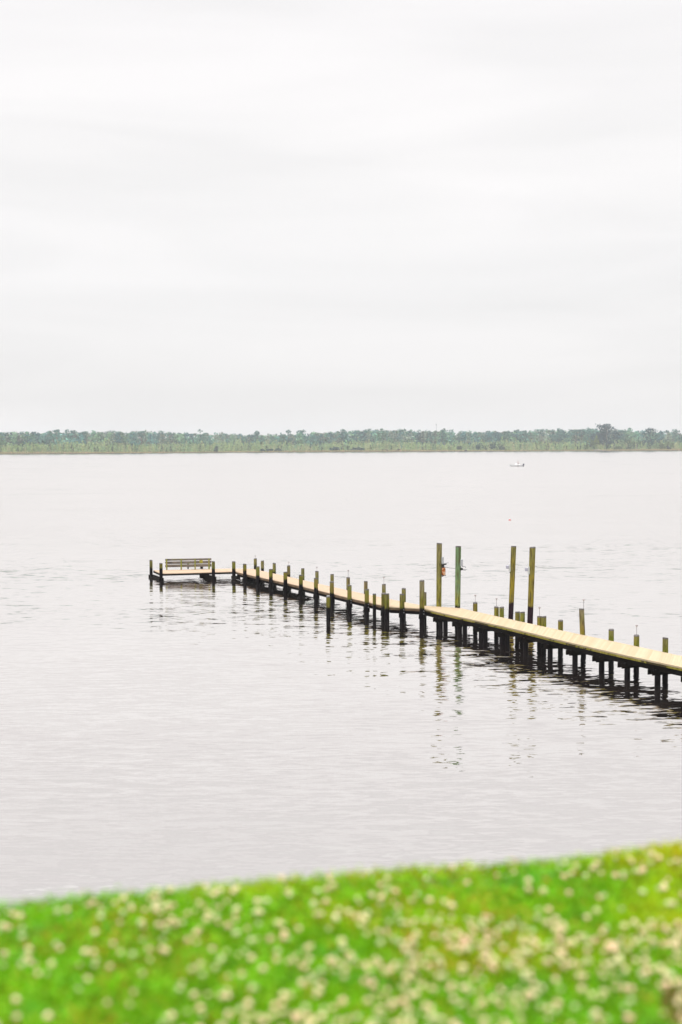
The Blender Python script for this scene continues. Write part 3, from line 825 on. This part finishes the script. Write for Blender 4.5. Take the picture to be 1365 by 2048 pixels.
# 1: brown, with rusty motor
r1, p1, z1, l1 = lift_pile(879, 1086, 877.8, 1244, .128, 'pile_brown', 'tall brown lift pile with an orange rusty motor box on its side')
z = lambda ty, p: zof(880, ty, p)
bm = bmesh.new(); box(bm, lp(p1, l1, z(1120.5, p1), .17, -.02), (.12, .16, .33), bevel=.012); build('switch_box', bm, M['grey_box'], r1)
bm = bmesh.new(); box(bm, lp(p1, l1, z(1131.5, p1), .19, -.02), (.13, .2, .18), bevel=.02)
tube(bm, [lp(p1, l1, z(1129, p1), .15, -.1), lp(p1, l1, z(1128, p1), .36, -.1)], .035, 8); build('gear_case', bm, M['black'], r1)
bm = bmesh.new(); tube(bm, [lp(p1, l1, z(1126.5, p1), .25), lp(p1, l1, z(1125.5, p1), .47)], .018, 6); build('axle', bm, M['steel'], r1); bm = bmesh.new()
tube(bm, [lp(p1, l1, z(1134.5, p1), .2), lp(p1, l1, z(1134.5, p1), .34)], .02, 6); build('axle', bm, M['steel'], r1)
bm = bmesh.new(); box(bm, lp(p1, l1, z(1143, p1), .225, -.02), (.18, .22, .37), bevel=.02); build('motor_housing', bm, M['rust'], r1)
bm = bmesh.new(); tube(bm, [lp(p1, l1, z(1151, p1), .17, -.05), lp(p1, l1, z(1153, p1), .17, -.05)], [.07, .04], 8); box(bm, lp(p1, l1, z(1150.6, p1), .26, -.02), (.16, .18, .03)); build('motor_foot', bm, M['black'], r1)
# 2: green
r2, p2, z2, l2 = lift_pile(917, 1092, 915, 1247.5, .132, 'pile_green', 'tall blue green lift pile with a grey box and pulley on its side')
bm = bmesh.new(); box(bm, lp(p2, l2, z(1125.5, p2), .17, -.02), (.13, .16, .33), bevel=.012); build('switch_box', bm, M['grey_box'], r2)
bm = bmesh.new(); tube(bm, [lp(p2, l2, z(1138, p2), .14, -.06), lp(p2, l2, z(1138, p2), .24, -.06)], [.075, .05], 10); tube(bm, [lp(p2, l2, z(1139.5, p2), .24, -.06), lp(p2, l2, z(1140, p2), .38, -.06)], .022, 6); build('pulley', bm, M['black'], r2)
bm = bmesh.new(); tube(bm, [lp(p2, l2, z(1133, p2), .2), lp(p2, l2, z(1133, p2), .36), lp(p2, l2, z(1136, p2), .36)], .022, 6); tube(bm, [lp(p2, l2, z(1139.8, p2), .3), lp(p2, l2, z(1139, p2), .46)], .018, 6); build('bracket', bm, M['steel'], r2)
# 3, 4: olive, pale boxes on the left
for (tx, ty, bx, wy, by, bx2, lab) in ((1027.7, 1092, 1021.5, 1243, 1135, 1016.2, 'tall yellow olive lift pile with a pale lilac box, left of the two leaning ones'),
                                       (1065.8, 1094, 1060.5, 1250, 1140, 1056.0, 'tall olive lift pile with a pale lilac box, right of the two leaning ones')):
    rr_, pp, zz, ll = lift_pile(tx, ty, bx, wy, .125 if tx < 1050 else .14, 'pile_olive', lab)
    zc = z(by+1, pp); zb = z(by, pp)
    bm = bmesh.new(); box(bm, lp(pp, ll, zc, -.155, -.03), (.07, .18, .38), bevel=.008); build('mounting_plate', bm, M['white_plate'], rr_)
    bm = bmesh.new(); box(bm, lp(pp, ll, zb+.02, -.265, -.03), (.15, .16, .16), bevel=.015); build('motor_box', bm, M['pale_box'], rr_)
    bm = bmesh.new()
    for dz in (.16, -.11): tube(bm, [lp(pp, ll, zb+dz, .1), lp(pp, ll, zb+dz, .25)], .010, 6)
    build('through_bolt', bm, M['steel'], rr_)
    bm = bmesh.new(); tube(bm, [lp(pp, ll, zc-.22, -.14, -.03), lp(pp, ll, zc-.26, -.13, -.03)], .02, 6); build('cable_gland', bm, M['black'], rr_)
# drive shaft between piles 1 and 2
a = lp(p1, l1, z(1133, p1), .2, -.03); b = lp(p2, l2, z(1137.5, p2), -.1, -.03)
bm = bmesh.new(); tube(bm, [a, (a+b)/2+Vector((0, 0, -.01)), b], .014, 6); o = build('drive_shaft', bm, M['mast'])
tag(o, 'thin dark rod joining the rusty motor to the blue green lift pile', 'rod')

# ---------------------------------------------------------------- post lights
def post_light(key, ty, label, dx=0.0, r=.009, faint=False):
    p, zt = P_far[key]; b = Vector((p.x+dx, p.y, zt-.005))
    root = empty('post_light', b); tag(root, label, 'post light', 'thin post lights on the pilings')
    px_ = 682.5 + FPX*b.x/b.y
    zz = zof(px_, ty, b); h = zz-b.z
    bm = bmesh.new(); tube(bm, [b, b+Vector((0, 0, h-.06))], r, 6); build('stem', bm, M['lamp_stem'], root)
    bm = bmesh.new(); tube(bm, [b+Vector((0, 0, h-.065)), b+Vector((0, 0, h-.015))], [.022, .042], 10); build('lamp_glass', bm, M['lamp_glass'], root)
    bm = bmesh.new(); tube(bm, [b+Vector((0, 0, h-.014)), b+Vector((0, 0, h)), b+Vector((0, 0, h+.012))], [.062, .055, .02], 10); build('lamp_cap', bm, M['lamp_head'], root)
post_light(951.5, 1190, 'post light on the single short piling right of the blue green lift pile')
post_light(993.6, 1197, 'post light on the paired pilings left of the two leaning lift piles')
post_light(1079, 1215, 'post light on the paired pilings right of the two leaning lift piles')
post_light(1166, 1199, 'post light on top of the tall slightly leaning dock piling')
post_light(1273.5, 1250.5, 'post light nearest the right edge, on a short piling')
post_light((768, 'f'), 1154.5, 'post light behind the cluster of three pilings at mid dock')
post_light((697, 'f'), 1140.5, 'post light between the lone mooring pile and the cluster of three pilings')
post_light((634.5, 'f'), 1134, 'faint thin post light above the piling left of the lone mooring pile', r=.006)
post_light((577.5, 'f'), 1124, 'faint thin post light on the outer half, fourth far piling from the corner', r=.006)
post_light((502.5, 'f'), 1111.5, 'tiny post light on the piling at the outer corner of the dock', r=.006)

# rope scrap hanging under the deck
a = on(nA, .9, 938); bm = bmesh.new()
tube(bm, [a+Vector((0, 0, -.34)), a+Vector((.07, 0, -.48)), a+Vector((.02, 0, -.62)), a+Vector((-.05, 0, -.72))], [.012, .018, .012, .006], 6)
tag(build('rope', bm, M['black']), 'short frayed rope hanging under the dock boards', 'rope')

# ---------------------------------------------------------------- bench on the end platform (seen from behind)
bl = P(331, 1139.9, .46); br_ = P(423.5, 1138.3, .46)
ux = (br_-bl).normalized(); uy = Vector((-ux.y, ux.x, 0)); uz = Vector((0, 0, 1)); LB = (br_-bl).length
bench = empty('bench', (bl+br_)/2); tag(bench, 'weathered slatted bench at the end platform, back turned to the shore', 'bench')
def B(u, v, h): return bl+ux*u+uy*v+uz*h
HB = zof(377, 1117.2, (bl+br_)/2)-.46
bm = bmesh.new()
for h0, hh in ((HB-.065, .13), (HB-.235, .12), (HB-.475, .18)):
    bar(bm, B(0, .03, h0), B(LB, .03, h0), .035, hh, .005)
build('backrest', bm, M['bench'], bench)
for u in (.10, LB*.345, LB*.645, LB*.945):
    bm = bmesh.new(); bar(bm, B(u, -.04, .0), B(u, -.035, HB-.02), .09, .09, .006); build('post', bm, M['bench_post'], bench)
bm = bmesh.new()
for i in range(3): bar(bm, B(.03, .12+i*.15, .40), B(LB-.03, .12+i*.15, .40), .135, .038, .004)
build('seat', bm, M['bench'], bench)
for u in (.12, LB*.5, LB-.12):
    bm = bmesh.new(); bar(bm, B(u, .45, .0), B(u, .45, .38), .085, .085, .004); build('leg', bm, M['bench'], bench)
bm = bmesh.new(); box(bm, B(LB*.775, -.012, HB-.22), (.21, .03, .19), rot=math.atan2(ux.y, ux.x), bevel=.006); build('plate', bm, M['plate'], bench)
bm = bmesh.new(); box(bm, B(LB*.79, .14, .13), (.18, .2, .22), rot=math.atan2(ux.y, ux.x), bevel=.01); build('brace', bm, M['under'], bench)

# ---------------------------------------------------------------- buoy
b = P(1020, 1040.3); root = empty('buoy', b); tag(root, 'small red float alone on the water below the motorboat', 'buoy')
def dome(bm, c, r, h, z0=-.05, n=14):
    prof = [(0, r*.9)]+[(math.sin(t)*h, math.cos(t)*r) for t in np.linspace(0.05, 1.5, 7)]
    tube(bm, [Vector(c)+Vector((0, 0, z0))]+[Vector(c)+Vector((0, 0, a_)) for a_, _ in prof[1:]], [r*.85]+[q for _, q in prof[1:]], n)
bm = bmesh.new(); dome(bm, b, .16, .12); build('float', bm, M['buoy'], root, True)
bm = bmesh.new(); tube(bm, [b+Vector((0, 0, .115)), b+Vector((0, 0, .2))], [.035, .03], 8); build('handle', bm, M['buoy_w'], root)

# ---------------------------------------------------------------- motorboat
bc = P(1032.5, 932.6); LBo = 26.5*bc.y/FPX
boat = empty('motorboat', bc); tag(boat, 'small white centre console motorboat with a dark outboard, crossing the river', 'motorboat')
yaw = math.radians(4)
def Bt(u, v, h):     # u: 0 stern .. 1 bow (bow points left)
    x_ = (.5-u)*LBo; return bc+Vector((x_*math.cos(yaw)-v*math.sin(yaw), x_*math.sin(yaw)+v*math.cos(yaw), h))
def hull(z_keel, z_top, inner=False, band=None):
    bm = bmesh.new(); secs = []
    for u in np.linspace(0, 1, 15):
        wdt = 1.0*(1-max(0, (u-.45)/.55)**2.2)*(.93+.07*min(1, u*4)) + .02
        sheer = .46+.22*u**2; keel = -.14+.40*max(0, (u-.72)/.28)**2
        if band == 'low': prof = [(0, keel), (.55, keel+.10), (.88, keel+.22), (.93, .24+.12*u**2)]
        else: prof = [(.93, .24+.12*u**2), (1.0, sheer), (.90, sheer), (.86, .22)]
        row = [bm.verts.new(Bt(u+(.02*(h_-.2) if u > .9 else 0), wdt*a_, h_)) for a_, h_ in prof]
        row2 = [bm.verts.new(Bt(u+(.02*(h_-.2) if u > .9 else 0), -wdt*a_, h_)) for a_, h_ in prof]
        secs.append((row, row2))
    for (a, a2), (b_, b2) in zip(secs, secs[1:]):
        for r_, s_ in ((a, b_), (a2, b2)):
            for k_ in range(len(r_)-1): bm.faces.new((r_[k_], r_[k_+1], s_[k_+1], s_[k_]))
        if band != 'low': bm.faces.new((a[-1], a2[-1], b2[-1], b_[-1]))   # sole
    a, a2 = secs[0]
    bm.faces.new(a+a2[::-1])
    return bm
build('hull_bottom', hull(0, 0, band='low'), M['gel_low'], boat)
build('hull', hull(0, 0), M['gel'], boat)
def bbox(bm, u, v, h, s, bev=.03): box(bm, Bt(u, v, h), s, rot=yaw, bevel=bev)
bm = bmesh.new(); bbox(bm, .47, 0, .60, (.62, .7, .72), .06); build('console', bm, M['gel'], boat)
bm = bmesh.new(); bar(bm, Bt(.50, 0, .98), Bt(.46, 0, 1.22), .6, .02); build('windscreen', bm, M['grey_box'], boat)
bm = bmesh.new(); bbox(bm, .28, 0, .46, (.45, .8, .46), .05); build('seat', bm, M['gel'], boat)
bm = bmesh.new(); bbox(bm, -.075, 0, .62, (.56, .40, .66), .12); build('outboard_cowl', bm, M['navy'], boat)
bm = bmesh.new(); bbox(bm, -.055, 0, .20, (.22, .16, .60), .03); bbox(bm, -.04, 0, .38, (.40, .2, .12), .02); build('outboard_leg', bm, M['navy'], boat)
bm = bmesh.new(); tube(bm, [Bt(.98, 0, .68), Bt(.85, .5, .78), Bt(.70, .8, .74)], .015, 6); tube(bm, [Bt(.98, 0, .68), Bt(.85, -.5, .78), Bt(.70, -.8, .74)], .015, 6); build('rail', bm, M['steel'], boat)

def person(origin, label, shirt, pose='stand', face=math.pi, scale=1.0):
    """continuous skinned body facing the bow, hands forward on the wheel"""
    root_me = bpy.data.meshes.new('person')
    s = scale
    hip = .92 if pose == 'stand' else .50
    J = {'pel': (0, 0, hip), 'wst': (0, 0, hip+.14), 'chs': (.02, 0, hip+.38), 'nek': (.03, 0, hip+.56), 'hd1': (.04, 0, hip+.66), 'hd2': (.05, 0, hip+.79)}
    for sgn, t_ in ((1, 'l'), (-1, 'r')):
        J['sh'+t_] = (.02, .19*sgn, hip+.46); J['el'+t_] = (.12, .25*sgn, hip+.22); J['wr'+t_] = (.34, .16*sgn, hip+.24); J['hn'+t_] = (.42, .14*sgn, hip+.25)
        J['hp'+t_] = (0, .10*sgn, hip-.04)
        if pose == 'stand':
            J['kn'+t_] = (.03, .12*sgn, .48); J['an'+t_] = (-.02, .13*sgn, .08); J['ft'+t_] = (.16, .14*sgn, .04)
        else:
            J['kn'+t_] = (.42, .13*sgn, .50); J['an'+t_] = (.44, .13*sgn, .08); J['ft'+t_] = (.62, .14*sgn, .04)
    R_ = {'pel': .15, 'wst': .135, 'chs': .16, 'nek': .06, 'hd1': .085, 'hd2': .095, 'sh': .075, 'el': .045, 'wr': .032, 'hn': .04, 'hp': .10, 'kn': .06, 'an': .042, 'ft': .04}
    keys = list(J); idx = {k_: i for i, k_ in enumerate(keys)}
    E = [('pel', 'wst'), ('wst', 'chs'), ('chs', 'nek'), ('nek', 'hd1'), ('hd1', 'hd2')]
    for t_ in 'lr': E += [('chs', 'sh'+t_), ('sh'+t_, 'el'+t_), ('el'+t_, 'wr'+t_), ('wr'+t_, 'hn'+t_), ('pel', 'hp'+t_), ('hp'+t_, 'kn'+t_), ('kn'+t_, 'an'+t_), ('an'+t_, 'ft'+t_)]
    root_me.from_pydata([tuple(c*s for c in J[k_]) for k_ in keys], [(idx[a], idx[b]) for a, b in E], [])
    o = bpy.data.objects.new('person_tmp', root_me); COL.objects.link(o)
    sm = o.modifiers.new('skin', 'SKIN'); su = o.modifiers.new('sub', 'SUBSURF'); su.levels = su.render_levels = 2
    for i, k_ in enumerate(keys):
        r_ = R_.get(k_, R_.get(k_[:2], .05))*s
        sv = root_me.skin_vertices[0].data[i]; sv.radius = (r_, r_*(.8 if k_ in ('chs', 'wst', 'pel') else 1)); sv.use_root = (k_ == 'pel')
    dg = bpy.context.evaluated_depsgraph_get()
    me = bpy.data.meshes.new_from_object(o.evaluated_get(dg)); bpy.data.objects.remove(o)
    me.name = 'person'
    me.materials.clear()
    for q in (M['skin'], shirt, M['cloth_dark']): me.materials.append(q)
    for p_ in me.polygons:
        c_ = p_.center/s; p_.use_smooth = True
        if hip+.02 < c_.z < hip+.53 and abs(c_.y) < .26 and c_.x < .2: p_.material_index = 1
        elif hip-.45 < c_.z <= hip+.02 and c_.x < .38: p_.material_index = 2
    body = bpy.data.objects.new('person', me); COL.objects.link(body)
    body.location = origin; body.rotation_euler = (0, 0, face)
    tag(body, label, 'person', 'people aboard the motorboat')
    bm = bmesh.new(); bmesh.ops.create_uvsphere(bm, u_segments=14, v_segments=9, radius=.108*s)
    for v in list(bm.verts):
        if v.co.z < -.02*s and v.co.x > -.02*s: bm.verts.remove(v)
    bmesh.ops.translate(bm, verts=bm.verts, vec=(.035*s, 0, (hip+.785)*s))
    me = bpy.data.meshes.new('hair'); bm.to_mesh(me); bm.free(); me.materials.append(M['hair'])
    h_ = bpy.data.objects.new('hair', me); COL.objects.link(h_); h_.parent = body
person(Bt(.35, .0, .22), 'person in a pinkish shirt standing at the console of the motorboat', M['cloth_pink'], 'stand', math.pi+yaw)
person(Bt(.28, .0, .22+.46-.40), 'person in a pale grey shirt seated behind the one at the console', M['cloth_grey'], 'sit', math.pi+yaw, .92)

# ================================================================ LAWN
LZ = CAM_H - 1.6
E0 = P(0, 1822, LZ); E1 = P(1365, 1703, LZ)
ed = (E1-E0).normalized(); en = Vector((-ed.y, ed.x, 0))     # en points to the water
def edge_pt(s_, off=0.0): return E0 + ed*s_ + en*off
V = []; F = []
ss = np.linspace(-60, 60, 241)
prof = [(-60, 0), (-12, 0), (-2.2, 0), (-.5, 0), (-.12, -.01), (.05, -.08), (.5, -1.2), (2.5, -4.5), (5.0, -7.2), (7.0, -8.6)]
for s_ in ss:
    w1 = .02*math.sin(s_*2.3)+.015*math.sin(s_*5.1+1)
    for of, dz in prof:
        p = edge_pt(s_, of + (w1 if of > -1 else 0)); V.append((p.x, p.y, LZ+dz))
K = len(prof)
for i in range(len(ss)-1):
    for j in range(K-1):
        a = i*K+j; F.append((a, a+K, a+K+1, a+1))
o = fastmesh('lawn', V, F, M['soil']); o['kind'] = 'structure'
o.data.materials.append(M['bluff'])
for i, p_ in enumerate(o.data.polygons):
    if i % (K-1) >= 5: p_.material_index = 1

def lawn_pts(n, dmin=3.1):
    """random points of the lawn the view could take in: s along the edge, t back from it"""
    X = rng.uniform(-3.2, 3.2, n*2); Y = rng.uniform(dmin, 7.2, n*2)
    rel = (X-E0.x)*en.x + (Y-E0.y)*en.y
    s_ = (X-E0.x)*ed.x + (Y-E0.y)*ed.y
    lim = -.0 + .02*np.sin(s_*2.3)+.015*np.sin(s_*5.1+1)
    ok = (rel < lim-.01) & (np.abs(X) < .27*Y+1.0)
    return X[ok][:n], Y[ok][:n]
def vnoise(X, Y, sc, seed):
    r_ = np.random.default_rng(seed); G = r_.random((64, 64))
    u = X*sc+100; v = Y*sc+100; iu = np.floor(u).astype(int); iv = np.floor(v).astype(int); fu = u-iu; fv = v-iv
    fu = fu*fu*(3-2*fu); fv = fv*fv*(3-2*fv)
    g = lambda a, b: G[a % 64, b % 64]
    return (g(iu, iv)*(1-fu)+g(iu+1, iv)*fu)*(1-fv)+(g(iu, iv+1)*(1-fu)+g(iu+1, iv+1)*fu)*fv
soil_c = P(1412, 2035, LZ)
def bare(X, Y): return np.hypot((X-soil_c.x), (Y-soil_c.y)*.55) < .12
# blades
X, Y = lawn_pts(230000); k_ = ~bare(X, Y); X = X[k_]; Y = Y[k_]; n_ = len(X)
a1 = vnoise(X, Y, 2.6, 1); a2 = vnoise(X, Y, 9, 2); a3 = vnoise(X, Y, 1.3, 3)
h = rng.uniform(.022, .055, n_)*(.75+.5*a1); wd = rng.uniform(.0018, .0038, n_)
an = rng.uniform(0, 6.28, n_); le = rng.uniform(.1, .9, n_)*h
ca, sa = np.cos(an), np.sin(an); la = rng.uniform(0, 6.28, n_); lx, ly = np.cos(la)*le, np.sin(la)*le
z0 = np.full(n_, LZ-.002)
V = np.stack([np.stack([X-ca*wd, Y-sa*wd, z0], 1), np.stack([X+ca*wd, Y+sa*wd, z0], 1),
              np.stack([X+ca*wd*.8+lx*.5, Y+sa*wd*.8+ly*.5, z0+h*.65], 1), np.stack([X+lx, Y+ly, z0+h], 1)], 1).reshape(-1, 3)
green = np.array((.215, .50, .008)); yel = np.array((.52, .57, .008)); brn = np.array((.60, .33, .05)); teal = np.array((.07, .38, .06))
f1 = np.clip((a3*.45+a1*.55-.36)*3.2, 0, 1)[:, None]; f2 = np.clip((a2-.72)*4, 0, 1)[:, None]; f3 = (rng.random(n_) < .07+.18*(vnoise(X, Y, 4.5, 8) > .62))[:, None]
c_ = green*(1-f1)+yel*f1; c_ = c_*(1-f2*.6)+teal*f2*.6; c_ = np.where(f3, brn, c_)
a4 = vnoise(X, Y, 15, 5)[:, None]
c_ = c_*rng.uniform(.7, 1.3, (n_, 1))*(.80+.50*a4)
o = fastmesh('grass', V, np.arange(4*n_).reshape(n_, 4), M['grassblade'], np.repeat(c_, 4, axis=0)); tag(o, 'bright green lawn grass at the top of the bank', kind='stuff'); o['category'] = 'grass'
# clover leaves: trios of small leaflets held level
X, Y = lawn_pts(26000); k_ = ~bare(X, Y); X = X[k_]; Y = Y[k_]; n_ = len(X)
zz = LZ+rng.uniform(.02, .05, n_); r_ = rng.uniform(.005, .010, n_); a0 = rng.uniform(0, 6.28, n_)
tilt = rng.normal(0, .25, (n_, 2)); allV = []
for j in range(3):
    t_ = a0+j*2.094
    cx = np.cos(t_); cy = np.sin(t_)
    pts = []
    for (ra, ta) in ((0, 0), (1.5, -.55), (2.0, 0), (1.5, .55)):
        dx = np.cos(t_+ta)*ra*r_*.6; dy = np.sin(t_+ta)*ra*r_*.6
        pts.append(np.stack([X+dx, Y+dy, zz+dx*tilt[:, 0]+dy*tilt[:, 1]], 1))
    allV.append(np.stack(pts, 1))
V = np.stack(allV, 1).reshape(-1, 3)
a1 = vnoise(X, Y, 2.6, 1)[:, None]
c_ = (np.array((.15, .48, .02))*(1-a1)+np.array((.38, .56, .02))*a1)*rng.uniform(.7, 1.3, (n_, 1))
o = fastmesh('clover_leaves', V, np.arange(12*n_).reshape(-1, 4), M['grassblade'], np.repeat(c_, 12, axis=0)); tag(o, 'green clover leaves spread through the lawn', kind='stuff'); o['category'] = 'clover'
# flower heads
bm = bmesh.new(); bmesh.ops.create_icosphere(bm, subdivisions=2, radius=1.0)
iv = np.array([v.co[:] for v in bm.verts]); ifc = np.array([[v.index for v in f.verts] for f in bm.faces]); bm.free()
X, Y = lawn_pts(7000)
dn = vnoise(X, Y, 1.9, 11)*.6+vnoise(X, Y, 6, 12)*.4
k_ = rng.random(len(X)) < np.clip((dn-.32)*2.4, .06, 1); X = X[k_]; Y = Y[k_]; rel_ = (X-E0.x)*en.x+(Y-E0.y)*en.y; k_ = rel_ < -.16; X = X[k_]; Y = Y[k_]; n_ = len(X)
bag = Bag()
R0 = rng.uniform(.0055, .0115, n_); Z0 = LZ+rng.uniform(.045, .085, n_)
top = np.array([(.80, .72, .38), (.85, .69, .43), (.62, .68, .34), (.86, .60, .40)])[rng.integers(0, 4, n_)]*rng.uniform(.85, 1.1, (n_, 1))
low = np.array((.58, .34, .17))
Vs = []; Cs = []
for i in range(n_):
    q = iv*R0[i]*(1+rng.normal(0, .10, (len(iv), 1))); q[:, 2] *= .9
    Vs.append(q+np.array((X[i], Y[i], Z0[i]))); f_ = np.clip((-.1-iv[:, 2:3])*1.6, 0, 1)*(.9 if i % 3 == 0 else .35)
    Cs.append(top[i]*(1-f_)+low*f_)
F = (ifc[None]+(np.arange(n_)*len(iv))[:, None, None]).reshape(-1, 3)
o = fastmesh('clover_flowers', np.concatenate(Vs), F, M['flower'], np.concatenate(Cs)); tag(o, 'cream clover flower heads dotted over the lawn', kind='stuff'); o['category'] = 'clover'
w_ = np.full(n_, .0009)
V = np.stack([np.stack([X-w_, Y, np.full(n_, LZ)], 1), np.stack([X+w_, Y, np.full(n_, LZ)], 1), np.stack([X+w_, Y, Z0], 1), np.stack([X-w_, Y, Z0], 1)], 1).reshape(-1, 3)
o = fastmesh('clover_stems', V, np.arange(4*n_).reshape(n_, 4), M['grassblade'], np.tile(np.array((.10, .20, .03)), (4*n_, 1))); tag(o, 'thin green stems under the clover flower heads', kind='stuff'); o['category'] = 'clover'

# ================================================================ HAZE
HZ = EXT+20
bm = bmesh.new(); box(bm, (0, HZ/2-40, 16.5-1.0), (2*HZ, HZ+100, 36.0))
m = bpy.data.materials.new('river_haze'); m.use_nodes = True; nt = m.node_tree; nt.nodes.clear()
oo = nt.nodes.new('ShaderNodeOutputMaterial'); pv = nt.nodes.new('ShaderNodeVolumePrincipled')
pv.inputs['Color'].default_value = (.92, .95, .985, 1); pv.inputs['Density'].default_value = .00020; pv.inputs['Anisotropy'].default_value = 0.0
nt.links.new(pv.outputs[0], oo.inputs['Volume'])
o = build('haze', bm, m); tag(o, 'thin pale haze over the river', kind='stuff')
